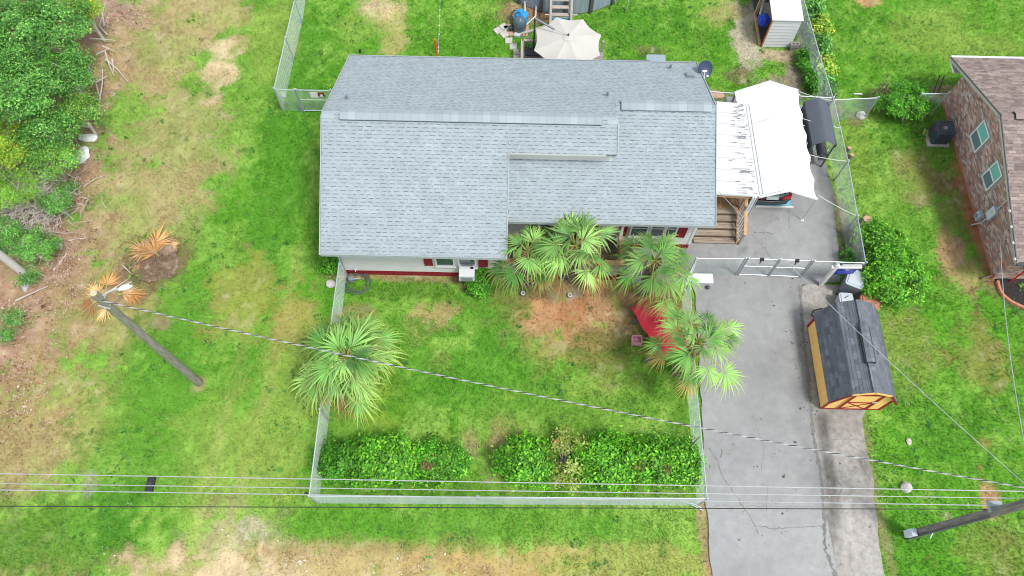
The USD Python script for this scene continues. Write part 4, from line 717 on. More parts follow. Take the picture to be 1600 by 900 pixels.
hz_ = [at(1277, 500, .05), at(1268, 492, .2), at(1271, 486, .3), at(1282, 482, .25), at(1300, 484, .06)]
P = []; hp = np.array(hz_)
for t in np.linspace(0, len(hp)-1.001, 30): i = int(t); f = t-i; f = f*f*(3-2*f); P.append(hp[i]*(1-f)+hp[i+1]*f)
single('garden_hose', MB().tube(P, .022, 8), M['black'], 'black hose loop lying behind the left corner of the yellow shed', 'hose')

# ================================================================ BINS, SIGN, STORAGE BOX
def bin_(name, c, w_, d_, h, rot_, lid, bodym, label, handle=False, wheels=False):
    T = Thing(name, (c[0], c[1], .055), label, 'trash bin'); ca, sa = math.cos(rot_), math.sin(rot_)
    def Q(x, y, z): return (c[0]+ca*x-sa*y, c[1]+sa*x+ca*y, z)
    k = .82; T.part('body', MB().hexa([Q(-w_/2*k, -d_/2*k, .06), Q(w_/2*k, -d_/2*k, .06), Q(w_/2*k, d_/2*k, .06), Q(-w_/2*k, d_/2*k, .06)], [Q(-w_/2, -d_/2, h), Q(w_/2, -d_/2, h), Q(w_/2, d_/2, h), Q(-w_/2, d_/2, h)]), M[bodym])
    p = sg.box(-w_/2-.03, -d_/2-.03, w_/2+.03, d_/2+.03).buffer(-.1).buffer(.1)
    lm = MB(); m_ = trimesh.creation.extrude_polygon(p, .05, engine='earcut'); v = m_.vertices; lm.add([Q(x, y, h+.004+z) for x, y, z in v], m_.faces)
    p2 = p.buffer(-.07); m_ = trimesh.creation.extrude_polygon(p2, .035, engine='earcut'); lm.add([Q(x*1.0, y, h+.052+z) for x, y, z in m_.vertices], m_.faces); lp = T.part('lid', lm, M[lid])
    if handle: T.part('lid_handle', MB().obox(Q(-.08, 0, h+.10), Q(.08, .1, h+.10), .03, .025), M['dark_metal'], lp)
    if wheels:
        for s_ in (-1, 1): T.part('wheel', MB().cyl(Q(s_*w_*.46-.03*s_, -d_*.5, .18), Q(s_*w_*.46+.03*s_, -d_*.5, .18), .125, n=14), M['black'])
        T.part('handle_bar', MB().tube([Q(-w_*.4, d_/2, h-.02), Q(-w_*.4, d_/2+.1, h), Q(w_*.4, d_/2+.1, h), Q(w_*.4, d_/2, h-.02)], .018, 6), M['bin_body'])
bin_('trash_bin', at(1322, 452, .055), .66, .74, 1.02, -.42, 'bin', 'bin_body', 'large pale grey wheeled bin beside the blue yard sign', wheels=True)
bin_('trash_bin', at(1313, 476, .055), .50, .44, .62, -.03, 'bin', 'bin', 'small white lidded bin between big grey bin and shed roof', handle=True)
bin_('trash_bin', at(1347, 484, .055), .72, .5, .78, -.22, 'terracotta', 'terracotta', 'faded orange bin mostly hidden behind the yellow shed')
SG = Thing('yard_sign', at(1282, 445, .055), 'white post yard sign with hanging blue panel beside the driveway gate', 'sign')
sb = at(1282, 445, .055); arm = at(1335, 421, 1.55)-at(1300, 421, 1.55); arm /= np.linalg.norm(arm)
SG.part('post', MB().obox(sb, sb+[0, 0, 1.83], .13, .13), M['white_paint']); SG.part('post_cap', MB().hexa([sb+[-.06, -.06, 1.831], sb+[.06, -.06, 1.831], sb+[.06, .06, 1.831], sb+[-.06, .06, 1.831]], [sb+[-.01, -.01, 1.9], sb+[.01, -.01, 1.9], sb+[.01, .01, 1.9], sb+[-.01, .01, 1.9]]), M['white_paint'])
az = np.array([0, 0, 1.62]); SG.part('arm', MB().obox(sb+az-arm*.18, sb+az+arm*1.02, .12, .10), M['white_paint'])
SG.part('topper_board', MB().obox(sb+[0, 0, 1.75]+arm*.2, sb+[0, 0, 1.75]+arm*.95, .025, .13), M['white_paint'])
pl = sb+[0, 0, 1.27]
bp = SG.part('panel', MB().obox(pl+arm*.12, pl+arm*.92, .025, .50), M['blue'])
nrm = np.cross(arm, (0, 0, 1)); nrm = nrm if nrm[1] < 0 else -nrm
lg = MB(); f_ = nrm*.0145
lg.obox(pl+f_+arm*.44+[0, 0, .13], pl+f_+arm*.58+[0, 0, .17], .003, .05, up=(0, 0, 1)); lg.obox(pl+f_+arm*.50+[0, 0, .10], pl+f_+arm*.66+[0, 0, .14], .003, .03)
SG.part('logo_mark', lg, M['print'], bp)
ln_ = MB()
for z, a, b, h in ((-.02, .2, .84, .035), (-.09, .26, .78, .025), (-.16, .3, .74, .03)):
    x = a
    while x < b: w_ = rng.uniform(.03, .09); ln_.obox(pl+f_+arm*x+[0, 0, z], pl+f_+arm*min(x+w_, b)+[0, 0, z], .003, h); x += w_+.02
SG.part('small_lettering', ln_, mat('sign_lettering', lin(120, 134, 214), rough=.5), bp)
for a in (.2, .84): SG.part('hanger', MB().cyl(sb+[0, 0, 1.52]+arm*a, sb+[0, 0, 1.58]+arm*a, .008, n=6), M['galv'])
bx = at(1095, 440, .03)
SB = Thing('storage_box', bx, 'low white plastic box straddling the fence corner at the driveway gate', 'box')
p = sg.box(-.44, -.22, .44, .22).buffer(-.05).buffer(.05); SB.part('body', MB().prism(shapely.affinity.translate(p.buffer(-.04), bx[0], bx[1]), .031, .30), M['bin']); SB.part('lid', MB().prism(shapely.affinity.translate(p, bx[0], bx[1]), .302, .35).prism(shapely.affinity.translate(p.buffer(-.06), bx[0], bx[1]), .352, .362), M['white_metal'])
q = at(1106, 449, .1); single('round_float', MB().sph((q[0], q[1], .10), .085, 2), M['dark_metal'], 'small dark ball on the driveway in front of the white box', 'ball', smooth=60)

# ================================================================ CHAIN LINK FENCES
def fence(name, pts, label, h=1.5, spacing=2.9, posts=True, mid=False, bottom=False, z0=0.0, end_posts=(True, True), cat='fence', fabric=True, group=None, braces=()):
    P = [np.array([p[0], p[1], 0.0]) for p in pts]; T = Thing(name, (P[0]+P[-1])/2, label, cat, group)
    wires, rail = MB(), MB()
    first = True
    for a, b in zip(P[:-1], P[1:]):
        L_ = np.linalg.norm(b-a); u = (b-a)/L_; nrm = np.array([-u[1], u[0], 0])
        if fabric:
            pitch = .083; r = .0024; hh = h-.06
            for s_ in (1, -1):
                x = -hh if s_ > 0 else 0
                while x < L_+(0 if s_ > 0 else hh):
                    xa, za, xb, zb_ = x, z0+.03, x+s_*hh, z0+.03+hh
                    # clip to the panel
                    lo, hi = 0.0, 1.0; d = xb-xa
                    t0, t1 = sorted(((0-xa)/d, (L_-xa)/d)); lo, hi = max(lo, t0), min(hi, t1)
                    if hi-lo > .02:
                        A_, B_ = (a+u*(xa+d*t)+[0, 0, za+(zb_-za)*t]+nrm*s_*.002 for t in (lo, hi)); wires.tube([A_, B_], r, 3, cap=False)
                    x += pitch
        rail.cyl(a+[0, 0, z0+h], b+[0, 0, z0+h], .021, n=8)
        if mid: rail.cyl(a+[0, 0, z0+h*.55], b+[0, 0, z0+h*.55], .018, n=8)
        if bottom: rail.cyl(a+[0, 0, z0+.04], b+[0, 0, z0+.04], .02, n=8)
        if posts:
            k = max(1, int(round(L_/spacing)))
            for i in range(k+1):
                e = i in (0, k)
                if e and not first and i == 0: continue
                if e and i == 0 and not end_posts[0]: continue
                if e and i == k and b is P[-1] and not end_posts[1]: continue
                q = a+(b-a)*i/k+nrm*.035*(0 if e else 1); r_ = .034 if e else .024
                pp = T.part('post', MB().cyl(q+[0, 0, -.1], q+[0, 0, z0+h+(.06 if e else -.01)], r_, n=8), M['post_steel'])
                if e: T.part('post_cap', MB().sph(q+[0, 0, z0+h+.07], .045, 1), M['galv'], pp)
        first = False
    for (a, b) in braces: rail.cyl(a, b, .016, n=6)
    if fabric: T.part('chain_link', wires, M['wire'], kind='stuff')
    T.part('rail', rail, M['galv']); return T
f = lambda px, py: at(px, py, FT)[:2]
FL, FR = f(483, 775), f(1105, 779)
fence('chain_link_fence', [FL, FR], 'long front chain link fence below the clipped hedge', braces=[((6.1, 4.72, .75), (6.83, 4.71, .1))])
fence('chain_link_fence', [FL, f(500, 640), f(515, 520), (-7.06, 13.8)], 'left front chain link fence running up past the lone palm to the house corner', end_posts=(False, True))
fence('chain_link_fence', [FR, f(1087, 590), f(1078, 440)], 'chain link fence between the front lawn and the driveway', end_posts=(False, True), braces=[(np.array([*FR, .6])+[0, 3, 0], np.array([*FR, .05])+[-.02, 2.1, 0])])
gA, gB, gC, gD = f(1088, 404), f(1165, 404), f(1272, 408), f(1353, 411)
fence('chain_link_fence', [f(1078, 440), gA, gB], 'short chain link fence left of the driveway gate above the white box', end_posts=(False, True))
fence('chain_link_fence', [gC, gD], 'short chain link fence right of the driveway gate behind the blue sign')
gm = (np.array(gB)+np.array(gC))/2; gv_ = (np.array(gC)-np.array(gB)); gv_ = gv_/np.linalg.norm(gv_)
fence('driveway_gate', [np.array(gB)+gv_*.10, gm-gv_*.03], 'left leaf of the double chain link gate across the driveway', mid=True, bottom=True, spacing=9, cat='gate', h=1.46, z0=.06)
fence('driveway_gate', [gm+gv_*.03, np.array(gC)-gv_*.10], 'right leaf of the double chain link gate across the driveway', mid=True, bottom=True, spacing=9, cat='gate', h=1.46, z0=.06)
for px, py, l in ((1191, 405, 'left'), (1246, 407, 'right')):
    q = at(px, py, 1.55); single('gate_latch', MB().box((q[0]-.07, q[1]-.05, 1.46), (q[0]+.07, q[1]+.05, 1.6)).obox((q[0], q[1], 1.5), (q[0]-.08, q[1]-.12, 1.4), .05, .05), M['black'], f'black clamp on top rail of the {l} driveway gate leaf', 'clamp')
fence('chain_link_fence', [gD, f(1340, 338), f(1325, 252), f(1302, 153)], 'right chain link fence from sign corner up past the gazebo', end_posts=(False, True))
fence('chain_link_fence', [f(1302, 153), f(1282, 90), f(1256, 0), f(1243, -60)], 'vine covered chain link fence on the right of the back yard', end_posts=(False, True))
fence('chain_link_fence', [f(1248, 150), f(1302, 153)], 'short cross fence between canopy and right fence behind the gazebo', end_posts=(True, False))
fence('chain_link_fence', [f(1108, 143), f(1150, 146)], 'short chain link gate between house back corner and canopy', mid=True, spacing=9)
fence('chain_link_fence', [f(1304, 156), f(1372, 153)], 'chain link fence from right fence into the leafy neighbour bush', end_posts=(False, True), spacing=4)
fence('chain_link_fence', [f(1440, 147), f(1482, 146)], 'last bit of chain link fence between bush and brick house', spacing=9)
BL, bl2 = f(428, 139), f(460, 141)
fence('chain_link_fence', [BL, f(446, 60), f(460, 0), f(472, -70)], 'back left chain link fence running up beside the bare strip')
fence('chain_link_fence', [BL, bl2], 'short chain link panel with a white notice at the back left corner', end_posts=(False, True))
fence('yard_gate', [bl2+np.array([.08, 0]), f(517, 142)], 'chain link gate with warning signs beside the left end of the house', mid=True, bottom=True, spacing=9, cat='gate', h=1.46, z0=.06)
def flat_sign(px, py, w_, h_, m, label, marks=()):
    y = BL[1]-.06; q = aty(px, py, y); T = Thing('notice', (q[0], y, q[2]-h_/2), label, 'sign')
    pp = T.part('board', MB().box((q[0]-w_/2, y-.012, q[2]-h_/2), (q[0]+w_/2, y, q[2]+h_/2)), m)
    for (x0, z0, x1, z1, mm) in marks: T.part('print', MB().box((q[0]+x0*w_, y-.016, q[2]+z0*h_), (q[0]+x1*w_, y-.013, q[2]+z1*h_)), mm, pp)
flat_sign(443, 148, .22, .26, M['white_paint'], 'small white notice on the short fence left of the yard gate')
flat_sign(491, 148, .36, .36, M['white_paint'], 'larger white notice on the yard gate left of the black sign')
flat_sign(502, 148.5, .30, .32, M['black'], 'black warning sign with red and white marks on the yard gate', [(-.4, .22, .4, .42, M['red_plastic']), (-.2, -.2, .25, .15, M['white_paint']), (-.4, -.42, .4, -.28, M['white_paint'])])
q = at(747, 777, 1.62); single('fence_lamp', MB().cyl((q[0], q[1], 1.5), (q[0], q[1], 1.60), .02, n=8).cyl((q[0], q[1], 1.60), (q[0], q[1], 1.66), .09, .07, n=14), M['galv_dark'], 'small round solar lamp on top of the front fence', 'lamp')
q = at(479, 771, 1.6); single('fence_lamp', MB().cyl((q[0], q[1], 1.45), (q[0], q[1], 1.60), .02, n=8).cyl((q[0], q[1], 1.58), (q[0], q[1], 1.68), .06, n=12), M['black'], 'black knob on the front left corner post of the fence', 'lamp')
q = at(866, 700); T = Thing('garden_lamp', q, 'thin dark stake lamp standing between the two right hedge bushes', 'lamp'); T.part('stake', MB().cyl((q[0], q[1], 0), (q[0], q[1], 1.0), .015, n=6), M['dark_metal']); T.part('lamp_head', MB().cyl((q[0], q[1], 1.0), (q[0], q[1], 1.1), .06, .045, n=12), M['red_plastic'])
PE = Thing('pipe_brace', at(1090, 792), 'short galvanised pipe pair leaning out from the front right fence corner', 'pipe')
for k in (0, .07): a, b = at(1080, 788, .35), at(1099, 798, .02); PE.part('pipe', MB().cyl(a+[0, k, 0], b+[0, k, 0], .022, n=8), M['galv'])

# ================================================================ UTILITY POLES AND WIRES
def taper_pole(mb, b, t, r0, r1, n=14): return mb.tube([b+(t-b)*s for s in np.linspace(0, 1, 9)], np.linspace(r0, r1, 9), n)
PL = Thing('utility_pole', at(311, 598), 'grey wooden pole with a street light standing on the left lawn', 'utility pole')
b = at(311, 598); pt = b+[0, 0, 8.25]
PL.part('shaft', taper_pole(MB(), b-[0, 0, .3], pt, .165, .115), M['pole_wood'], smooth=50)
PL.part('pole_top', MB().cyl(pt+[0, 0, .001], pt+[0, 0, .02], .10, n=14), mat('pale_cut_wood', lin(206, 200, 160), var=.2, scale=9))
lh = at(196, 452, 7.9); la = pt-[0, 0, .55]
armp = PL.part('lamp_arm', MB().tube([la, la+(lh-la)*.35+[0, 0, .28], la+(lh-la)*.8+[0, 0, .25]], .028, 8), M['galv'])
hd = lh-la; hd[2] = 0; hd /= np.linalg.norm(hd); sdv_ = np.array([-hd[1], hd[0], 0])
hm = MB(); P = [lh-hd*.16+[0, 0, .1], lh-hd*.04+[0, 0, .12], lh+hd*.10+[0, 0, .10], lh+hd*.22+[0, 0, .04]]; hm.tube(P, [.04, .08, .095, .03], 12); PL.part('lamp_head', hm, M['white_metal'], armp, smooth=50)
PL.part('bracket', MB().tube([la+[-.13, 0, -.2], la+[0, -.14, -.22], la+[.13, 0, -.2], la+[0, .14, -.2], la+[-.13, 0, -.2]], .02, 6).tube([la+[-.16, -.1, -.1], la+[.2, -.18, -.15]], .022, 6), M['galv'])
PR = Thing('utility_pole', (14.38, 3.84, 0), 'dark leaning-looking wooden pole carrying the street wires at bottom right', 'utility pole')
b = np.array([14.38, 3.84, 0.]); PR.part('shaft', taper_pole(MB(), b-[0, 0, .3], b+[0, 0, 9.2], .155, .125), M['pole_dark'], smooth=50)
qb = b+[-.24, -.02, .55]; PR.part('meter_box', MB().box((qb[0]-.13, qb[1]-.12, .42), (qb[0]+.06, qb[1]+.12, .98)), M['bin'])
PR.part('conduit', MB().cyl(b+[-.13, -.14, 0], b+[-.10, -.12, 5.2], .03, n=8), M['dark_metal']); PR.part('bolt', MB().obox(b+[-.1, -.3, 1.6], b+[-.02, -.12, 1.7], .03, .03), M['galv'])
PR.part('hardware', MB().box((b[0]-.2, b[1]-.02, 5.28), (b[0]+.2, b[1]+.3, 5.4)), M['galv_dark'])
PC = Thing('utility_pole', at(51, 437), 'pale concrete pole at the edge of the wood on the far left', 'utility pole')
b = at(51, 437); PC.part('shaft', taper_pole(MB(), b-[0, 0, .2], b+[0, 0, 7.5], .16, .11), M['pale_bark'], smooth=50)
PC.part('hole', MB().cyl(b+[.08, -.13, .95], b+[.06, -.16, .95], .03, n=8).cyl(b+[.1, -.10, .6], b+[.08, -.16, .6], .03, n=8), M['black'])
def line(name, left_px, zl_, pr, r, m, label, sag=0.0, ext=True, n=40, group='street wires crossing the bottom of the lot'):
    a = at(*left_px, zl_); pr = np.array(pr, float); d = a-pr
    A_ = pr+d*1.9 if ext else a; B_ = pr-d*.8 if ext else pr
    P = [B_+(A_-B_)*t-[0, 0, 4*sag*t*(1-t)] for t in np.linspace(0, 1, n)]
    return single(name, MB().tube(P, r, 6), M[m], label, 'wire', group)
b = np.array([14.38, 3.84, 0])
line('street_wire', (0, 740), 7.7, b+[0, .15, 7.7], .013, 'cable_white', 'topmost pale street wire, nearest the hedge')
line('street_wire', (0, 755.5), 6.7, b+[0, .15, 6.7], .012, 'cable_white', 'middle pale street wire, running along the front fence rail')
line('street_wire', (0, 765.5), 5.5, b+[0, .15, 5.5], .014, 'cable_grey', 'grey street wire below the two pale ones')
line('street_wire', (0, 791), 5.0, b+[0, .12, 5.0], .014, 'black', 'thin black street cable below the front fence')
P0, P1 = at(160, 470, 7.9), np.array([14.38, 3.99, 7.7]); P = [P0+(P1-P0)*t-[0, 0, 4*.62*t*(1-t)] for t in np.linspace(0, 1, 60)]
TW = Thing('service_cable', (P0+P1)/2*[1, 1, 0], 'twisted pale and dark cable slung from the left pole across the lawn to the right', 'cable')
tw = MB(); P_ = np.array([P0+(P1-P0)*t-[0, 0, 4*.62*t*(1-t)] for t in np.linspace(0, 1, 900)]); ph = np.linspace(0, 2*np.pi*70, 900)
u = (P1-P0)/np.linalg.norm(P1-P0); s1 = np.cross(u, (0, 0, 1)); s1 /= np.linalg.norm(s1); s2 = np.cross(s1, u)
for k, (m_, nm) in enumerate((('cable_white', 'bare_strand'), ('black', 'insulated_strand'), ('cable_white', 'bare_strand'))):
    o_ = ph+k*2*np.pi/3; TW.part(nm, MB().tube(P_+(np.cos(o_)[:, None]*s1+np.sin(o_)[:, None]*s2)*.011, .0115, 4), M[m_])
P0, P1 = at(1122, 298, 3.3), at(1640, 790, 6.6); P = [P0+(P1-P0)*t-[0, 0, 4*.35*t*(1-t)] for t in np.linspace(0, 1, 40)]
single('service_cable', MB().tube(P, .012, 6), M['cable_grey'], 'thin pale cable from the house eave over the yellow shed to the lower right', 'cable')
P0, P1 = at(1563, 372, 1.9), at(1606, 720, 6.0); single('service_cable', MB().tube([P0+(P1-P0)*t-[0, 0, 4*.25*t*(1-t)] for t in np.linspace(0, 1, 24)], .014, 6), M['cable_grey'], 'grey cable dropping to the brick house wall on the right edge', 'cable')

# ================================================================ VEGETATION
def leaves(P, N_, size, cols, asp=.5, up=.5, jit=.35, fold=0):
    k = len(P); nn = N_+rng.normal(0, jit, (k, 3))+[0, 0, up]; nn /= np.linalg.norm(nn, axis=1)[:, None]
    t = np.cross(nn, rng.normal(0, 1, (k, 3))); t /= np.linalg.norm(t, axis=1)[:, None]; s_ = np.cross(nn, t); L_ = (size*rng.uniform(.6, 1.35, k))[:, None]
    V = np.stack([P-t*L_*.5, P+s_*L_*asp*.5-nn*L_*.06, P+t*L_*.5-nn*L_*.12, P-s_*L_*asp*.5-nn*L_*.06], 1).reshape(-1, 3); i = np.arange(k)*4
    C = np.array(cols)[rng.integers(0, len(cols), k)]*1.5*rng.uniform(.72, 1.3, k)[:, None]
    return V, np.vstack([np.c_[i, i+1, i+2], np.c_[i, i+2, i+3]]), np.repeat(np.clip(C, 0, .9), 4, 0)
def crown_points(c, rad, nclump, per, clump_r, hollow=.55, bottom=-.35):
    D_ = rng.normal(0, 1, (nclump, 3)); D_[:, 2] = np.where(D_[:, 2] < bottom, -D_[:, 2]*.6, D_[:, 2]); D_ /= np.linalg.norm(D_, axis=1)[:, None]
    r_ = rng.uniform(hollow, 1.0, nclump)*(0.78+.44*fbm(D_*1.7+c, 2, 3)); C_ = c+D_*r_[:, None]*rad
    tone = rng.uniform(.62, 1.35, nclump); P = np.repeat(C_, per, 0)+rng.normal(0, 1, (nclump*per, 3))*clump_r*[1, 1, .7]; N_ = np.repeat(D_, per, 0)
    P[:, 2] = np.maximum(P[:, 2], .03+rng.random(len(P))*.05); return P, N_, np.repeat(tone, per), C_
CITRUS = [lin(104, 178, 42), lin(78, 150, 34), lin(138, 200, 62), lin(62, 126, 30)]; DARKG = [lin(76, 144, 36), lin(56, 116, 30), lin(100, 168, 46)]; PALE = [lin(150, 170, 76), lin(120, 150, 56), lin(176, 186, 110)]
WOODG = [lin(108, 172, 76), lin(82, 144, 58), lin(136, 190, 92), lin(60, 110, 44)]; WOODY = [lin(156, 196, 66), lin(128, 180, 56), lin(200, 206, 72), lin(98, 150, 46)]
def bush(name, px, py, rx, ry, h, cols, label, nleaf=5200, size=.11, cat='bush', stems=7, group=None, z0=0.0, extra=None, nc=None, clr=.13):
    b = at(px, py, h*.45); c = np.array([b[0], b[1], h*.5]); rad = np.array([rx*PXM*.80, ry*PXM*.86, h*.52]); T = Thing(name, (c[0], c[1], z0), label, cat, group)
    nc = nc or max(24, nleaf//62); P, N_, tone, C_ = crown_points(c, rad, nc, nleaf//nc, clr); V, F, C = leaves(P, N_, size, cols); C = C*np.repeat(tone, 4)[:, None]
    T.part('foliage', MB().add(V, F, np.clip(C, 0, .9)), M['leaf'], kind='stuff')
    for k in range(stems): q = C_[rng.integers(0, len(C_))]; a = np.array([c[0]+rng.normal(0, rad[0]*.25), c[1]+rng.normal(0, rad[1]*.25), z0-.03]); T.part('stem', MB().tube([a, (a+q)/2+rng.normal(0, .06, 3), q], [.028, .02, .008], 5), M['twig'])
    if extra:
        for k in range(extra): i = rng.integers(0, len(P)); q = c+(P[i]-c)*1.02; T.part('fruit', MB().sph(q, .04, 1), M['fruit'])
    return T
HG = 'hedge bushes along the front fence'
bush('hedge_bush', 535, 722, 40, 33, 1.05, DARKG, 'dark green leftmost hedge bush against the left fence corner', group=None, nleaf=5200)
bush('hedge_bush', 602, 718, 62, 36, 1.3, CITRUS, 'bright green biggest bush of the left hedge', nleaf=9500, size=.135)
bush('hedge_bush', 682, 722, 50, 33, 1.0, CITRUS[1:]+DARKG[:1], 'low green bush at the right end of the left hedge', nleaf=6200)
bush('hedge_bush', 818, 722, 40, 34, 1.2, CITRUS, 'round bush standing alone left of the thin stake lamp', nleaf=6600, size=.135)
bush('hedge_bush', 888, 716, 34, 38, 1.25, PALE, 'pale sparse yellowish bush with bare twigs right of the stake lamp', nleaf=2600, stems=22)
bush('hedge_bush', 948, 720, 46, 37, 1.25, CITRUS, 'middle green bush of the right hedge', nleaf=7400, size=.135)
bush('hedge_bush', 1014, 720, 46, 36, 1.25, CITRUS, 'green bush with rusty leaves in the right hedge', nleaf=7000, size=.135)
bush('hedge_bush', 1064, 722, 28, 36, 1.15, CITRUS[1:], 'last bush of the right hedge against the driveway fence', nleaf=5200)
for px, py, l in ((668, 728, 'left hedge'), (1002, 728, 'right hedge'), (1040, 736, 'right hedge corner')):
    P = at(px, py, 1.15)+rng.normal(0, 1, (40, 3))*[.12, .09, .05]; V, F, C = leaves(P, np.tile([0, 0, 1.0], (40, 1)), .12, [lin(134, 116, 62, .4), lin(118, 104, 58, .4), lin(150, 134, 76, .4)]); single('withered_sprig', MB().add(V, F, C), M['leaf'], f'rusty brown withered sprig on top of the {l}', 'dead leaves', kind='stuff')
bush('citrus_tree', 1392, 434, 46, 50, 2.2, CITRUS, 'large rounded fruit bush with yellow fruits behind the grey bin', nleaf=13000, size=.12, extra=14, cat='fruit tree', stems=9)
bush('shrub', 1372, 378, 36, 30, 1.5, CITRUS[1:], 'green shrub along the fence above the fruit bush', nleaf=6000)
bush('shrub', 1330, 420, 22, 30, .7, DARKG, 'low dark weeds inside the fence corner beside the driveway', nleaf=2400)
bush('shrub', 1412, 160, 46, 34, 1.5, DARKG+CITRUS[:1], 'dark leafy bush on the cross fence beside the air conditioning unit', nleaf=7000, stems=16)
bush('shrub', 1385, 152, 22, 18, 1.2, [lin(140, 128, 100), lin(120, 120, 80)], 'brownish twiggy shrub at the left of the dark leafy bush', nleaf=1400, stems=20)
bush('shrub', 750, 440, 18, 22, .9, DARKG+CITRUS[:1], 'small dark shrub below the window air conditioner', nleaf=2600)
bush('shrub', 516, 412, 14, 16, 1.0, DARKG+CITRUS[:1], 'small shrub tucked under the left front corner of the roof', nleaf=1500)
for k, (px, py, rx, ry, h, cl, l) in enumerate(((1268, 16, 16, 24, 1.2, WOODG, 'leafy vine clump on the back right fence near the top edge'), (1280, 46, 17, 20, 1.0, WOODY, 'yellow green vine clump on the back right fence beside the metal shed'), (1284, 76, 15, 18, .9, WOODG, 'broad leaved weed clump on the fence below the cut stump'), (1290, 104, 16, 20, .8, WOODY, 'yellow leaved weed clump on the back right fence above the gazebo'), (1292, 134, 12, 14, .7, WOODG, 'lowest weed clump on the back right fence near the cross fence'), (1270, 128, 9, 26, .7, DARKG, 'dark weeds inside the fence behind the canopy'), (1258, 96, 8, 22, .6, DARKG, 'dark weeds between concrete blocks and the back right fence'))):
    bush('weed_clump', px, py, rx, ry, h, cl, l, nleaf=1500, size=.15, cat='weeds', stems=4)
def spiky(name, px, py, n_, L_, label, cols, cat='plant', z0=0.0):
    c = at(px, py, z0); T = Thing(name, c, label, cat)
    for k in range(n_):
        a = k/n_*6.283+rng.normal(0, .25); e = rng.uniform(.3, 1.1); d = np.array([math.cos(a)*math.cos(e), math.sin(a)*math.cos(e), math.sin(e)]); s_ = np.array([-math.sin(a), math.cos(a), 0]); q = L_*rng.uniform(.7, 1.1)
        P = [c+d*q*t+[0, 0, -q*.45*t*t] for t in (0, .35, .7, 1)]; w_ = [.025, .05, .04, .002]; V = np.vstack([[p-s_*w for p, w in zip(P, w_)], [p+s_*w for p, w in zip(P, w_)]])
        F = [f_ for i in range(3) for f_ in ((i, i+1, 4+i), (i+1, 5+i, 4+i))]; T.part('leaf', MB().add(V, F, cols[k % len(cols)]*rng.uniform(.8, 1.2)), M['leaf'])
spiky('lily_plant', 1441, 212, 18, .62, 'spiky yellow green plant at the left of the dark air conditioning unit', [lin(130, 180, 60), lin(180, 200, 80), lin(84, 140, 50)])
spiky('fern_plant', 1597, 452, 12, .4, 'small green plant in the dark mulch bed at the right edge', [lin(110, 170, 70)])

# ---- fan palms
PG = [lin(130, 182, 92), lin(106, 162, 76), lin(152, 198, 106), lin(90, 146, 64)]
def frond(c, az_, el, pet, R, cols, yellow=0.0, droop=.3, nseg=26, span=1.75, roll=0.0):
    a = np.array([math.cos(az_)*math.cos(el), math.sin(az_)*math.cos(el), math.sin(el)]); b = np.array([-math.sin(az_), math.cos(az_), 0.0]); nn = np.cross(a, b); nn = nn if nn[2] > 0 else -nn
    b, nn = b*math.cos(roll)+nn*math.sin(roll), nn*math.cos(roll)-b*math.sin(roll)
    mb = MB(); col_ = cols[rng.integers(0, len(cols))]*rng.uniform(.58, 1.22); pc = lin(186, 192, 104)*1.2; h = c+a*pet-[0, 0, .12*pet]
    mb.tube([c, c+a*pet*.5-[0, 0, .02], h, h+a*R*.22-[0, 0, .03]], [.032, .024, .02, .008], 5, pc, cap=False)
    aa = a*[1, 1, .35]-[0, 0, droop*.25]; aa /= np.linalg.norm(aa); nn = np.cross(aa, b); nn = nn if nn[2] > 0 else -nn; nn /= np.linalg.norm(nn)
    for k in range(nseg):
        th = (k/(nseg-1)-.5)*2*span+rng.normal(0, .05); d = aa*math.cos(th)+b*math.sin(th)-nn*abs(math.sin(th))**1.5*.22; d /= np.linalg.norm(d)
        L_ = R*(1.0-.12*(abs(th)/span)**2)*rng.uniform(.82, 1.12); s_ = np.cross(nn, d); s_ /= np.linalg.norm(s_); w_ = .46*L_*2*span/nseg*.52
        dr = droop*rng.uniform(.6, 1.5)
        o_ = h+aa*.14*R*max(0, math.cos(th)); m1 = o_+d*L_*.40-[0, 0, .03*dr]; m2 = o_+d*L_*.70-[0, 0, dr*.13*L_/.8]; tp = o_+d*L_*.98-[0, 0, dr*.42*L_/.8]+s_*rng.normal(0, .05)
        rs = nn*w_*.8; V = [o_, m1-s_*w_, m1+rs, m1+s_*w_, m2-s_*w_*.45, m2+rs*.4, m2+s_*w_*.45, tp]
        F = [(0, 1, 2), (0, 2, 3), (1, 4, 5), (1, 5, 2), (2, 5, 6), (2, 6, 3), (4, 7, 5), (5, 7, 6)]
        k_ = rng.uniform(.75, 1.2); y_ = lin(206, 200, 110); cc_ = 1.5*np.array([col_*.9]+[col_*k_]*3+[(col_*(1-.1-yellow*.4)+y_*(.1+yellow*.4))*k_]*3+[(col_*(.65-yellow*.4)+y_*(.35+yellow*.4))*k_])
        mb.add(V, F, cc_)
    return mb
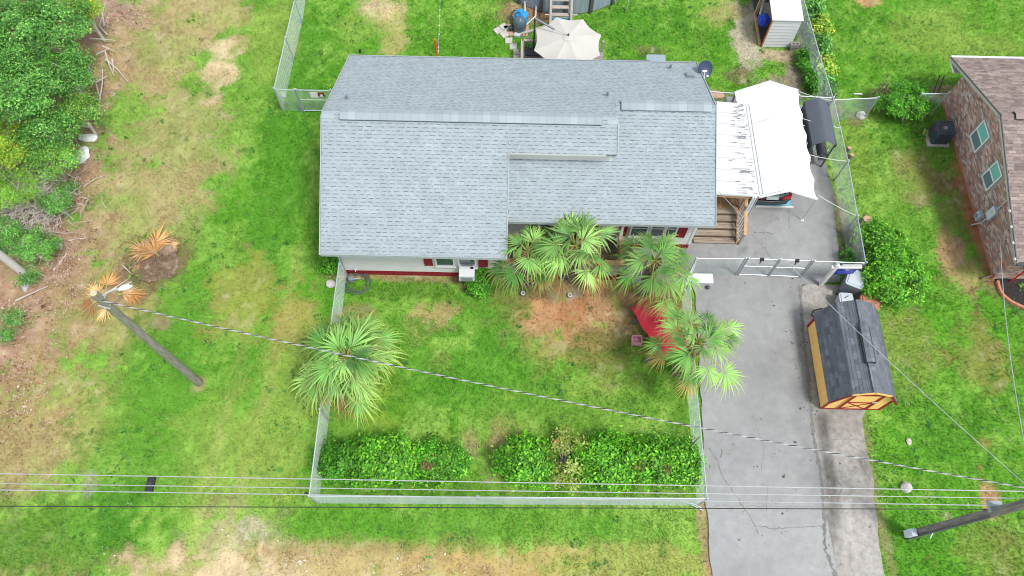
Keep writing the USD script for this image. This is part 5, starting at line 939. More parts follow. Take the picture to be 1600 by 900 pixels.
def palm(base, top, label, nf=24, R=.95, pet=.75, seed=0, yellow=.15, trunk_r=.17, elr=(-.35, 1.25)):
    global rng
    keep_, rng = rng, np.random.default_rng(100+seed); base, top = np.array(base, float), np.array(top, float); T = Thing('fan_palm', base, label, 'palm tree')
    P = [base+(top-base)*t for t in np.linspace(-.03, 1, 8)]; T.part('trunk', MB().tube(P, [trunk_r*1.15]+[trunk_r]*6+[trunk_r*.8], 12, (.8, .75, .7)), M['bark'])
    bt = MB(); ax_ = (top-base)/np.linalg.norm(top-base); L_ = np.linalg.norm(top-base)
    for k in range(int(L_/.14)*7):
        z = (k//7)*.14+.08; a_ = k*2.399; q = base+ax_*z; o_ = np.array([math.cos(a_), math.sin(a_), 0]); s_ = np.array([-o_[1], o_[0], 0]); t_ = rng.uniform(.6, 1.5)
        bt.hexa([q+o_*trunk_r*.9-s_*.05, q+o_*trunk_r*.9+s_*.05, q+o_*(trunk_r*.9+.03)+s_*.04, q+o_*(trunk_r*.9+.03)-s_*.04], [q+o_*(trunk_r+.04)-s_*.03+[0, 0, .2], q+o_*(trunk_r+.04)+s_*.03+[0, 0, .2], q+o_*(trunk_r+.09)+s_*.025+[0, 0, .22], q+o_*(trunk_r+.09)-s_*.025+[0, 0, .22]], (t_, t_*.95, t_*.9))
    T.part('leaf_base', bt, M['bark'], kind='stuff')
    for k in range(nf):
        az_ = k*2.39996+rng.normal(0, .15); f_ = (k+.5)/nf; el = elr[1]+(elr[0]-elr[1])*f_**.8+rng.normal(0, .1); old = f_ > .72
        T.part('frond', frond(top+[0, 0, .1-.25*f_], az_, el, pet*rng.uniform(.75, 1.2)*(.35+.8*f_), R*rng.uniform(.75, 1.1), PG, yellow=yellow*rng.uniform(.3, 1.5)+(.6*rng.random() if old else 0), droop=.35+.5*f_+rng.uniform(0, .3), roll=rng.normal(0, .42), span=rng.uniform(1.5, 2.1), nseg=24), M['palm'])
    for k in range(4):
        T.part('dead_frond', frond(top-[0, 0, .3], rng.uniform(0, 6.28), rng.uniform(-.75, -.3), pet*.95, R*.85, [lin(196, 160, 100), lin(170, 136, 88)], yellow=.2, droop=1.0, nseg=18, span=1.2), M['palm'])
    sp = MB()
    for k in range(5): a_ = rng.uniform(0, 6.28); sp.obox(top, top+[.16*math.cos(a_), .16*math.sin(a_), .85], .03, .01, c=lin(150, 190, 90))
    T.part('spear', sp, M['palm']); 
    dk = MB()
    for k in range(7):                     # old brown skirt and flower stalks in the middle
        a_ = rng.uniform(0, 6.28); dk.tube([top, top+[.3*math.cos(a_), .3*math.sin(a_), .25], top+[.75*math.cos(a_), .75*math.sin(a_), .05]], [.012, .010, .004], 4, lin(176, 150, 96))
    T.part('flower_stalk', dk, M['palm']); rng = keep_
def palm_at(cpx, cpy, h, dx, dy, label, **k):
    t = at(cpx, cpy, h); palm((t[0]+dx, t[1]+dy, 0), t, label, **k)
palm_at(541, 560, 3.4, .1, -.1, 'lone yellowish fan palm on the left front lawn over the fence', nf=26, R=1.12, pet=1.15, seed=1, yellow=.35, elr=(-.25, 1.2))
palm_at(824, 395, 2.7, 0, 0, 'smaller yellow green fan palm left of three in front of the porch', nf=13, R=.85, pet=.95, seed=2, yellow=.3, trunk_r=.19)
palm_at(898, 385, 2.9, -.05, 0, 'tall deep green fan palm in the middle of the porch front', nf=15, R=1.0, pet=1.2, seed=3, yellow=.05, trunk_r=.2)
palm_at(1023, 408, 2.9, 0, 0, 'fan palm between the porch and the driveway gate', nf=17, R=.92, pet=1.15, seed=4, yellow=.12, trunk_r=.18)
palm_at(1090, 536, 3.2, -.1, 0, 'fan palm shading the red covered mower beside the driveway', nf=20, R=.85, pet=1.2, seed=5, yellow=.18, elr=(-.3, 1.2))

# ---- the wood on the left
def tree(name, px, py, zc, rx, ry, rz_, cols, label, nleaf, size, nc, clr, cat='tree', seed=0):
    global rng
    keep_, rng = rng, np.random.default_rng(300+seed); c = at(px, py, zc); rad = np.array([rx*PXM*.85, ry*PXM*.9, rz_]); T = Thing(name, (c[0], c[1], 0), label, cat)
    P, N_, tone, C_ = crown_points(c, rad, nc, nleaf//nc, clr, hollow=.45); V, F, C = leaves(P, N_, size, cols, asp=.42, jit=.45)
    T.part('crown', MB().add(V, F, np.clip(C*np.repeat(tone, 4)[:, None], 0, .9)), M['leaf'], kind='stuff')
    b = np.array([c[0], c[1], -.1]); T.part('trunk', MB().tube([b, b+(c-b)*.5+rng.normal(0, .06, 3), c], [.10*max(.6, zc/3), .08, .04], 8), M['twig'])
    for k in range(16): q = C_[rng.integers(0, nc)]; a = b+(c-b)*rng.uniform(.35, .95); T.part('branch', MB().tube([a, (a+q)/2+rng.normal(0, .1, 3), q], [.035, .022, .008], 5), M['twig'])
    rng = keep_
for k, (px, py, zc, rx, ry, rz_, cl, l, nl, sz) in enumerate((
    (25, 55, 3.4, 62, 66, 1.2, WOODG, 'tall green tree in the top left corner of the wood', 15000, .16), (88, 40, 3.0, 50, 56, 1.1, WOODG, 'green tree at the top edge of the wood, second from the corner', 11000, .16),
    (132, 16, 2.0, 30, 30, .8, WOODY, 'yellow green small tree at the top edge beside the leaf litter', 4200, .14), (30, 140, 3.2, 62, 62, 1.1, WOODG, 'broad green tree at the left edge below the corner tree', 14000, .16),
    (104, 118, 2.4, 40, 46, 1.0, WOODG, 'dense green tree facing the dry grass, behind the dead branches', 8000, .15), (122, 176, 1.6, 32, 34, .8, WOODG[1:]+WOODY[:1], 'round green bushy tree beside the white pale rock', 5200, .13),
    (70, 205, 2.2, 42, 40, .9, WOODG[1:], 'mid green tree in the middle of the wood', 6400, .14), (16, 226, 2.0, 40, 40, .8, WOODY, 'bright yellow green tree at the left edge of the wood', 6200, .14),
    (74, 250, 1.4, 46, 36, .7, WOODG[:3]+WOODY[:1], 'light green spreading bush above the tangle of grey twigs', 5200, .13), (20, 300, 1.4, 36, 36, .7, WOODY[:2]+WOODG[:1], 'green bush at the left edge beside the grey twigs', 3600, .12),
    (88, 318, .9, 26, 20, .5, WOODG, 'small bright bush at the lower edge of the grey twigs', 2400, .11), (46, 384, 1.2, 36, 26, .6, WOODG[:3], 'round bush above the pale concrete pole', 4200, .12), (10, 362, 1.2, 26, 34, .6, WOODG, 'bush at the left edge above the pale concrete pole', 2800, .12),
    (84, 380, .5, 11, 11, .3, WOODG, 'tiny round shrub just right of the wood edge', 800, .1), (108, 292, .5, 16, 12, .3, WOODG, 'low shrub at the litter edge right of the grey twigs', 900, .1), (20, 498, .5, 16, 16, .35, WOODG, 'low shrub on the reddish litter at the left edge', 1100, .1), (6, 525, .4, 14, 10, .25, WOODG, 'lowest small shrub at the left edge of the litter', 700, .1), (40, 430, .6, 22, 14, .35, WOODG, 'low shrub beside the foot of the pale concrete pole', 1200, .1),
    (-40, 90, 3.5, 60, 90, 1.2, WOODG, 'tree just beyond the left edge of the view', 6000, .18), (-45, 260, 2.4, 50, 90, 1.0, WOODY, 'yellowish tree just beyond the left edge of the view', 4500, .16))):
    tree('woodland_tree' if zc > 1.3 else 'woodland_shrub', px, py, zc, rx, ry, rz_, cl, l, int(nl*1.3), sz*.68, max(22, nl//120), .17 if zc > 1.3 else .12, 'tree' if zc > 1.3 else 'bush', k)
def dead_branch(name, segs, label, r=.03):
    T = Thing(name, at(*segs[0][0][:2]), label, 'dead branch')
    for s_ in segs:
        P = [at(px, py, z) for px, py, z in s_]; T.part('branch', MB().tube(P, np.linspace(r*1.35, r*.6, len(P)), 6), M['twig'])
dead_branch('fallen_branch', [[(163, 40, .2), (160, 22, .5), (165, 2, .8)], [(168, 55, .1), (155, 40, .4), (160, 25, .5)]], 'pale dead branch at the top of the leaf litter')
dead_branch('fallen_branch', [[(140, 60, .3), (158, 61, .4), (180, 63, .2)], [(164, 80, .3), (170, 100, .25), (178, 118, .1)], [(160, 72, .4), (180, 80, .2)], [(150, 85, .3), (170, 76, .3)], [(165, 92, .3), (185, 110, .1), (200, 128, .05)], [(175, 92, .3), (178, 112, .1)]], 'forked bleached dead branch lying on the reddish litter', .028)
dead_branch('fallen_branch', [[(155, 160, .1), (160, 130, .3), (160, 108, .4)], [(155, 150, .2), (150, 130, .3), (140, 115, .4)], [(150, 128, .3), (165, 120, .25)], [(122, 163, .1), (140, 158, .2), (156, 155, .15)]], 'upright looking bleached branch beside the round green tree', .028)
dead_branch('fallen_branch', [[(110, 225, .3), (108, 200, .6), (104, 182, .8)], [(10, 160, 2.2), (22, 145, 2.9), (30, 128, 3.2), (18, 112, 3.4)], [(30, 128, 3.2), (48, 112, 3.3)], [(48, 142, 3.0), (70, 136, 3.1), (96, 136, 2.9)]], 'bare grey limbs showing through the trees', .035)
dead_branch('fallen_branch', [[(24, 470, .08), (50, 458, .12), (75, 447, .05)]], 'single pale stick on the litter below the concrete pole', .025)
dead_branch('fallen_branch', [[(206, 440, .1), (190, 448, .12), (178, 456, .05)], [(192, 415, .15), (206, 428, .1)], [(160, 462, .05), (200, 436, .12)]], 'dry frond stalks beside the heap of palm debris', .022)
tg = MB()
for k in range(1000):
    a = at(rng.normal(52, 32), rng.normal(318, 36), 0); p = np.array([a[0], a[1], rng.uniform(.03, 1.0)]); d = rng.normal(0, 1, 3)*[1, 1, .35]; d = d/np.linalg.norm(d)*rng.uniform(.3, 1.0); tg.tube([p, p+d*.5+rng.normal(0, .05, 3), p+d], [.016, .012, .005], 4, cap=False)
single('twig_tangle', tg, M['twig'], 'grey tangle of bare twigs between the bushes on the left', 'brush', kind='stuff')
tg = MB()
for k in range(320):
    a = at(rng.normal(22, 20), rng.normal(186, 22), 0); p = np.array([a[0], a[1], rng.uniform(.3, 2.6)]); d = rng.normal(0, 1, 3)*[1, 1, .5]; d = d/np.linalg.norm(d)*rng.uniform(.3, 1.0); tg.tube([p, p+d*.5, p+d], [.012, .009, .004], 4, cap=False)
single('twig_tangle', tg, M['twig'], 'smaller grey tangle of twigs deep inside the wood', 'brush', kind='stuff')
def rock(px, py, r, m, label, cat='rock', sq=(1, 1, .6), name='rock', seed=0):
    c = at(px, py); t = trimesh.creation.icosphere(subdivisions=3); v = t.vertices; v = v*(.7+.6*fbm(v*1.8+seed*7.3, 3, seed))[:, None]*r*np.array(sq); single(name, MB().add(v+c+[0, 0, r*sq[2]*.35], t.faces), M[m], label, cat, smooth=30)
rock(130, 243, .36, 'white_paint', 'white chalky rock on the litter below the bushy tree', seed=1, sq=(.8, 1.3, .3)); rock(139, 216, .32, 'white_paint', 'white chalky rock beside the round bushy tree', seed=2, sq=(1.3, .7, .3))
rock(1415, 762, .2, 'stone', 'whitish weathered stump on the lawn right of the concrete strip', 'stump', (1, 1, .9), 'stump', 3); rock(1345, 182, .22, 'stone', 'pale hollow stump on the lawn right of the gazebo', 'stump', (1, 1, .8), 'stump', 4); rock(42, 448, .2, 'pale_bark', 'small pale stump next to the concrete pole foot', 'stump', (.7, 1.2, .8), 'stump', 5)
rock(1420, 690, .1, 'twig', 'dry leaf clump on the lawn right of the yellow shed', 'debris', (1, 1.4, .4), 'dry_clump', 6); rock(517, 444, .2, 'stone', 'pale broken stump outside the left fence near the house', 'stump', (1, .9, .7), 'stump', 7)
rock(1118, 150, .3, 'sap', 'tan stone heap behind the right end of the house', 'rock', (1.4, .7, .5), 'rock', 8)
def stump(px, py, r, h, label):
    c = at(px, py); T = Thing('log', c, label, 'log'); T.part('trunk', MB().tube([c-[0, 0, .05], c+[0, 0, h*.5], c+[0, 0, h]], [r*1.2, r, r*.95], 12), M['pole_wood']); T.part('cut_face', MB().cyl(c+[0, 0, h+.001], c+[0, 0, h+.015], r*.93, n=12), M['sap'])
stump(1350, 349, .2, .35, 'cut log on end by the fence above the green shrub'); stump(1346, 357, .16, .2, 'shorter cut log beside the taller one by the fence'); stump(1325, 235, .1, .2, 'small cut log against the fence above the other'); stump(1329, 246, .1, .2, 'small cut log against the fence right of the gazebo'); stump(1277, 48, .16, .5, 'cut stump among the vines on the back right fence')
# heap of palm debris
HP = Thing('debris_heap', at(243, 405), 'brown heap of yard debris with dried palm fronds on the left strip', 'debris heap')
c = at(243, 408); t = trimesh.creation.icosphere(subdivisions=4); v = t.vertices*(.35+1.1*fbm(t.vertices*1.9, 4, 9))[:, None]*[1.05, 1.05, .42]; HP.part('brush_mound', MB().add(v+c, t.faces, (1, 1, 1)), mat('brown_brush', lin(168, 146, 124), var=.4, scale=9, rough=.95, bump=1, bscale=20))
tw_ = MB()
for k in range(1100): a = rng.normal(0, .5, 2); z = .42*max(.1, 1-(a[0]**2+a[1]**2)/1.4); p = c+[a[0], a[1]-.15, z]; d = rng.normal(0, 1, 3)*[1, 1, .4]; d = d/np.linalg.norm(d)*rng.uniform(.15, .5); k_ = rng.uniform(.5, 1.3); tw_.tube([p, p+d*.5+rng.normal(0, .03, 3), p+d], [.010, .008, .004], 4, np.array(lin(158, 132, 110))*k_, cap=False)
HP.part('twig', tw_, M['brick'], kind='stuff')
DRY = [lin(232, 176, 110, .62), lin(242, 194, 136, .64), lin(214, 154, 94, .6)]
def dry(T, px, py, z, az_, R, el=.15): T.part('dry_frond', frond(at(px, py, z), az_, el, .12, R, DRY, droop=.10, nseg=22, span=1.2), M['palm'])
dry(HP, 248, 400, .62, 2.4, 1.05); dry(HP, 240, 386, .55, 1.3, .95); dry(HP, 234, 394, .5, 2.9, .9); dry(HP, 262, 385, .3, .4, .4); dry(HP, 243, 390, .4, 3.3, .6); dry(HP, 226, 398, .3, 2.8, .6); dry(HP, 232, 408, .35, 3.7, .55); dry(HP, 252, 380, .25, 1.9, .5)
P = at(220, 405, .1)+rng.normal(0, 1, (260, 3))*[.18, .5, .12]; P[:, 2] = abs(P[:, 2]); V, F, C = leaves(P, np.tile([0, 0, 1.0], (260, 1)), .15, CITRUS); single('weed_patch', MB().add(V, F, C), M['leaf'], 'bright green weeds along the left side of the debris heap', 'weeds', kind='stuff')
HP.part('plastic_scrap', MB().box(tuple(at(238, 393, .4)-[.16, .12, 0]), tuple(at(238, 393, .5)+[.16, .12, 0])), M['stone'])
FP = Thing('frond_pile', at(172, 462), 'orange dried palm fronds lying on the ground under the street light', 'dead fronds')
for px, py, a, R in ((165, 452, 1.6, .75), (152, 470, 3.9, .8), (168, 476, 4.7, .7), (185, 460, .2, .7), (200, 455, -.6, .75), (158, 460, 2.6, .7)): dry(FP, px, py, .18, a, R)

# ================================================================ FRONT YARD THINGS
MW = Thing('covered_mower', at(1032, 515), 'riding mower under a bright red cover with dark wheels beneath the driveway palm', 'mower')
c = at(1029, 514); th = math.radians(118); ux, vx = np.array([math.cos(th), math.sin(th), 0]), np.array([-math.sin(th), math.cos(th), 0])
NX, NY = 20, 12; V = []
for j in range(NY+1):
    for i in range(NX+1):
        s_, t = i/NX*2-1, j/NY*2-1; hgt = .62+.28*math.exp(-((s_+.25)/.35)**2)+.10*math.exp(-((s_-.6)/.3)**2); ed = max(abs(s_), abs(t)); z = hgt*(1-max(0, ed-.72)/.28*.42)-.06*abs(t)+.03*math.sin(7*s_+3*t)
        V.append(c+ux*s_*(1.28-.1*t*t)+vx*t*(.68-.06*s_*s_)+[0, 0, z])
V = np.array(V); idx = np.arange((NY+1)*(NX+1)).reshape(NY+1, NX+1); F = np.concatenate([np.stack([idx[:-1, :-1], idx[:-1, 1:], idx[1:, 1:]], -1).reshape(-1, 3), np.stack([idx[:-1, :-1], idx[1:, 1:], idx[1:, :-1]], -1).reshape(-1, 3)])
MW.part('cover', MB().add(np.vstack([V, V-[0, 0, .012]]), np.vstack([F, F[:, ::-1]+len(V)])), M['red_tarp'], smooth=50)
for s_, t, r_ in ((-.72, -.52, .24), (-.72, .52, .24), (.75, -.5, .17), (.75, .5, .17)): q = c+ux*s_+vx*t; MW.part('wheel', MB().cyl(q-vx*.1+[0, 0, r_], q+vx*.1+[0, 0, r_], r_, n=16), M['black'])
MW.part('chassis', MB().obox(c-ux*.9+[0, 0, .32], c+ux*.9+[0, 0, .32], .5, .2), M['dark_metal'])
for px, py in ((990, 507), (1010, 566)): q = at(px, py); MW.part('side_bar', MB().obox(q+[-.1, -.08, .25], q+[.14, .1, .3], .12, .08), M['dark_metal'])
q = at(994, 534); PK = Thing('plastic_crate', q, 'small pink plastic crate on the lawn left of the red cover', 'crate'); cr_ = MB()
cr_.box((q[0]-.2, q[1]-.17, 0), (q[0]+.2, q[1]+.17, .03))
for (a, b) in (((-.2, -.17), (.2, -.15)), ((-.2, .15), (.2, .17)), ((-.2, -.15), (-.18, .15)), ((.18, -.15), (.2, .15))): cr_.box((q[0]+a[0], q[1]+a[1], .03), (q[0]+b[0], q[1]+b[1], .28))
PK.part('basket', cr_, M['pink'])
for px, py, m_, l in ((816, 441, 'orange', 'small orange and white pot at the foot of the left porch palm'), (831, 442, 'red_plastic', 'small red and white pot right of the left porch palm'), (879, 437, 'blue_tarp', 'small dark blue pot between the porch palms'), (857, 445, 'stone', 'small grey garden ornament between the porch palms')):
    q = at(px, py); T = Thing('garden_ornament', q, l, 'ornament'); T.part('body', MB().tube([q, q+[0, 0, .12], q+[0, 0, .24]], [.07, .10, .05], 10), M['white_paint']); T.part('cap', MB().tube([q+[0, 0, .241], q+[0, 0, .30], q+[0, 0, .38]], [.10, .09, .02], 10), M[m_])
for px, py, l in ((817, 461, 'white rimmed pipe standing in front of the left porch palm'), (890, 464, 'white rimmed pipe standing in front of the middle porch palm')):
    q = at(px, py); T = Thing('drain_pipe', q, l, 'pipe'); th_ = np.linspace(0, 2*np.pi, 17); ring = MB(); ring.tube([q+[.075*math.cos(a), .075*math.sin(a), .2] for a in th_], .026, 6, cap=False); T.part('rim', ring, M['white_paint']); T.part('tube', MB().cyl(q-[0, 0, .05], q+[0, 0, .19], .07, n=12), M['galv_dark'])
# hose coil and tap at the left front corner
HC = Thing('garden_hose', at(558, 443), 'grey green garden hose coiled under the tap at the left front wall', 'hose'); c = at(558, 444, .04); P = []
for k in range(160): a = k*.17; r_ = .46+.09*math.sin(k*.31)+.02*math.sin(k*1.7); P.append(c+[r_*math.cos(a)*1.1, r_*math.sin(a)*.95+.05, .02+.035*(k/27 % 1)+.01*math.sin(k)])
HC.part('coil', MB().tube(P, .017, 6), M['green']); q = at(548, 436, .3); HC.part('nozzle', MB().cyl(q, q+[.4, .05, -.05], .03, n=8), M['galv_dark'])
HC.part('reel', MB().box((q[0]-.1, q[1]-.05, .05), (q[0]+.1, q[1]+.12, .32)), M['bin_body'])
q = aty(556, 420, 13.84); single('wall_tap', MB().box((q[0]-.06, 13.78, q[2]-.05), (q[0]+.06, 13.845, q[2]+.05)).cyl((q[0], 13.7, q[2]), (q[0], 13.78, q[2]), .02, n=8), M['bin'], 'small tap box on the white front wall above the hose', 'tap')
q = at(236, 757); T = Thing('utility_box', q, 'small black ground box on the grass below the street wires', 'utility box'); T.part('lid', MB().box((q[0]-.14, q[1]-.26, 0), (q[0]+.14, q[1]+.26, .10)), M['black']); T.part('handle', MB().box((q[0]-.05, q[1]-.02, .101), (q[0]+.05, q[1]+.04, .115)), M['dark_metal'])

# ================================================================ BACK YARD
# umbrella
U = Thing('patio_umbrella', at(833, 92), 'cream octagonal cantilever umbrella over the back deck behind the house', 'umbrella')
uc, ur = at(888, 57, 2.55), 1.62; uz = 2.18; NS = 8; rot0 = math.radians(22.5-4)
for k in range(NS):
    a0, a1 = rot0+k*2*np.pi/NS, rot0+(k+1)*2*np.pi/NS; mb = MB(); V = []; R_ = 6
    for i in range(R_+1):
        t = i/R_
        for j in range(5):
            s_ = j/4; p0_, p1_ = np.array([math.cos(a0), math.sin(a0)]), np.array([math.cos(a1), math.sin(a1)]); e = (p0_*(1-s_)+p1_*s_)*ur*t; edge = .06*math.sin(math.pi*s_)*t; e = e*(1-edge)
            V.append((uc[0]+e[0], uc[1]+e[1], uc[2]-(uc[2]-uz)*t**1.15-.05*math.sin(math.pi*s_)*t))
    F = [f_ for i in range(R_) for j in range(4) for f_ in ((i*5+j, (i+1)*5+j, (i+1)*5+j+1), (i*5+j, (i+1)*5+j+1, i*5+j+1))]; V = np.array(V); U.part('canopy_panel', mb.add(np.vstack([V, V-[0, 0, .008]]), np.vstack([F, np.array(F)[:, ::-1]+len(V)])), M['cream'])
    U.part('rib', MB().tube([uc-[0, 0, .06], (uc[0]+math.cos(a0)*ur*.5, uc[1]+math.sin(a0)*ur*.5, uc[2]-(uc[2]-uz)*.45-.04), (uc[0]+math.cos(a0)*ur*.98, uc[1]+math.sin(a0)*ur*.98, uz-.03)], .012, 5), M['dark_metal'])
U.part('vent_cap', MB().tube([uc+[0, 0, -.03], uc+[0, 0, .06]], [.26, .03], 8), M['cream']); U.part('finial', MB().cyl(uc+[0, 0, .05], uc+[0, 0, .16], .04, n=8), M['dark_metal'])
pb = at(833, 92); U.part('pole', MB().tube([pb, pb+[0, 0, 1.2], pb+[0, 0, 2.62]], .045, 8), M['dark_metal'])
U.part('arm', MB().obox(pb+[0, 0, 2.62], np.array([pb[0]+.9, pb[1]-.62, 2.58]), .07, .07), M['galv_dark']); U.part('arm_link', MB().obox(np.array([pb[0]+.9, pb[1]-.62, 2.58]), uc+[0, 0, .1], .03, .03), M['cream']); U.part('base', MB().box((pb[0]-.4, pb[1]-.4, .62), (pb[0]+.4, pb[1]+.1, .68)), M['dark_metal'])
# deck
DK = Thing('back_deck', at(840, 90), 'grey wooden back deck with baluster railing under the umbrella', 'deck')
e0 = at(816, 64, 1.15); dxl, dyb = e0[0], e0[1]; dzz = .58; dy0 = 22.75
for y in np.arange(dy0, dyb, .145): t = rng.uniform(.8, 1.05); DK.part('deck_board', MB().box((dxl, y, dzz-.035), (dxl+3.9, min(y+.137, dyb), dzz), (t*.75, t*.78, t*.85)), M['grey_wood'])
DK.part('rail', MB().obox((dxl, dy0, 1.2), (dxl, dyb+.05, 1.2), .12, .05).obox((dxl, dyb, 1.2), (dxl+1.4, dyb, 1.2), .05, .12, up=(0, 1, 0)), M['grey_wood'])
for y in np.arange(dy0+.1, dyb, .14): DK.part('baluster', MB().box((dxl-.02, y, dzz), (dxl+.02, y+.04, 1.17)), M['grey_wood'])
for x in np.arange(dxl+.1, dxl+1.4, .14): DK.part('baluster', MB().box((x, dyb-.02, dzz), (x+.04, dyb+.02, 1.17)), M['grey_wood'])
for x, y in ((dxl, dyb), (dxl+1.4, dyb), (dxl+3.85, dyb)): DK.part('deck_post', MB().box((x-.05, y-.05, 0), (x+.05, y+.05, 1.22)), M['grey_wood'])
DK.part('skirt', MB().box((dxl, dyb-.03, .02), (dxl+3.9, dyb-.001, dzz-.04)).box((dxl-.02, dy0, .02), (dxl, dyb-.03, dzz-.04)), M['grey_wood'])
a, b = at(814, 53, 1.1), at(856, 40, 1.35); DK.part('step_rail', MB().obox(a, b, .12, .06), M['grey_wood'])
for t in np.linspace(.06, .94, 9): q = a+(b-a)*t; DK.part('baluster', MB().box((q[0]-.02, q[1]-.02, .3), (q[0]+.02, q[1]+.02, q[2]-.035)), M['grey_wood'])
bush('potted_plant', 822, 77, 7, 9, .9, DARKG, 'dark potted plant on the back deck beside the umbrella pole', nleaf=500, size=.12, cat='plant', stems=3, z0=.58, clr=.08)
# pool
pc = np.array([2.2, 32.75, 0]); pr_ = 4.0
PO = Thing('above_ground_pool', pc, 'round above-ground pool with pale ribbed wall at the top edge', 'pool')
NPN = 20
for k in range(NPN):
    a0, a1 = (k+.02)/NPN*2*np.pi-.3, (k+.98)/NPN*2*np.pi-.3; st_n = 9; A = np.linspace(a0, a1, st_n); V = []
    for i, a in enumerate(A): r_ = pr_+(.018 if i % 2 else 0); V += [(pc[0]+r_*math.cos(a), pc[1]+r_*math.sin(a), .02), (pc[0]+r_*math.cos(a), pc[1]+r_*math.sin(a), 1.28)]
    F = [f_ for i in range(st_n-1) for f_ in ((2*i, 2*i+2, 2*i+1), (2*i+1, 2*i+2, 2*i+3))]; PO.part('wall_panel', MB().add(V, F), M['slate'])
    a = k/NPN*2*np.pi-.3; PO.part('upright', MB().obox((pc[0]+(pr_+.06)*math.cos(a), pc[1]+(pr_+.06)*math.sin(a), .02), (pc[0]+(pr_+.06)*math.cos(a), pc[1]+(pr_+.06)*math.sin(a), 1.3), .16, .09, up=(math.cos(a), math.sin(a), 0)), M['pool_rail'])
th_ = np.linspace(0, 2*np.pi, 61); PO.part('top_rail', MB().tube([(pc[0]+pr_*math.cos(a), pc[1]+pr_*math.sin(a), 1.32) for a in th_], .09, 8, cap=False), M['slate'])
single('pool_water', MB().prism(sg.Point(pc[0], pc[1]).buffer(pr_-.05), 1.0, 1.14), M['water'], 'blue water inside the round pool', 'water', kind='structure')
# pool steps
PS = Thing('pool_stairs', at(876, 40), 'weathered wooden stairs with side rails leading up to the pool', 'stairs')
xa, xb = at(860, 30, .7)[0], at(892, 30, .7)[0]; yb0 = 26.9
for k in range(6):
    z = .25+k*.22; y = yb0+k*.27; t = rng.uniform(.85, 1.1); PS.part('tread', MB().box((xa+.07, y, z-.04), (xb-.07, y+.2, z), (t, t, t)), M['grey_wood'])
PS.part('painted_riser', MB().box((xa+.07, yb0+2*.27+.2, .25+.44), (xb-.07, yb0+2*.27+.22, .25+.62)), M['teal'])
for x in (xa, xb): PS.part('stringer', MB().obox((x, yb0-.2, .2), (x, yb0+1.6, 1.62), .11, .12), M['grey_wood']); PS.part('stair_post', MB().box((x-.05, yb0+.9, 0), (x+.05, yb0+1.0, 1.05)), M['grey_wood']); 
q = (xa+xb)/2; PS.part('cross_pipe', MB().cyl((xa-.28, yb0+.82, .98), (xa-.06, yb0+.82, .98), .02, n=8).cyl((xb+.06, yb0+.82, .98), (xb+.3, yb0+.82, .98), .02, n=8), M['white_metal'])
# pump, filter, cover, pipes
FLT = Thing('pool_filter', at(812, 46), 'grey dome pool filter tank with hoses on a tan pad', 'pool filter'); c = at(812, 48)
FLT.part('pad', MB().box((c[0]-.75, c[1]-.35, -.03), (c[0]+.45, c[1]+.4, .03)), M['sap'])
FLT.part('tank', MB().tube([c+[0, 0, .03], c+[0, 0, .2], c+[0, 0, .6], c+[0, 0, .78], c+[0, 0, .86]], [.28, .31, .31, .22, .05], 18), M['teal_plastic'], smooth=50); FLT.part('clamp_band', MB().tube([c+[.318*math.cos(a), .318*math.sin(a), .45] for a in np.linspace(0, 2*np.pi, 21)], .02, 5, cap=False), M['dark_metal'])
FLT.part('motor', MB().cyl(c+[-.55, -.05, .2], c+[-.28, 0, .2], .12, n=12), M['black'])
P = [c+[-.35, 0, .3], c+[-.5, .3, .55], c+[-.3, .75, .6], c+[.05, .8, .5]]; FLT.part('hose', MB().tube(P, .035, 8), M['black'])
TB = Thing('blue_tarp', at(814, 36), 'bright blue folded tarp bundle heaped against the pool filter', 'tarp'); t = trimesh.creation.icosphere(subdivisions=4); v = t.vertices*(.6+.75*fbm(t.vertices*2.0, 3, 31))[:, None]*[.34, .38, .42]; TB.part('bundle', MB().add(v+c+[.06, .45, .42], t.faces), M['blue_bright']); TB.part('cord', MB().tube([c+[-.25, .6, .5], c+[-.05, .35, .88], c+[.2, .6, .6]], .025, 6), M['black'])
for pts, l in (([(820, 0, .25), (820.5, 20, .25), (813, 25, .4)], 'left white pool pipe coming down from the top edge'), ([(838, 0, .25), (837, 25, .25), (822, 39, .2)], 'right bent white pool pipe beside the filter')):
    single('pool_pipe', MB().tube([at(*p) for p in pts], .035, 8), M['white_paint'], l, 'pipe')
q = at(808.5, 55); single('paver_disc', MB().hexa([(q[0]-.18, q[1]-.14, 0), (q[0]+.1, q[1]-.2, 0), (q[0]+.2, q[1]+.1, 0), (q[0]-.1, q[1]+.16, 0)], [(q[0]-.18, q[1]-.14, .14), (q[0]+.1, q[1]-.2, .14), (q[0]+.2, q[1]+.1, .14), (q[0]-.1, q[1]+.16, .14)]), M['bin'], 'small whitish tub beside the deck corner below the filter', 'tub')
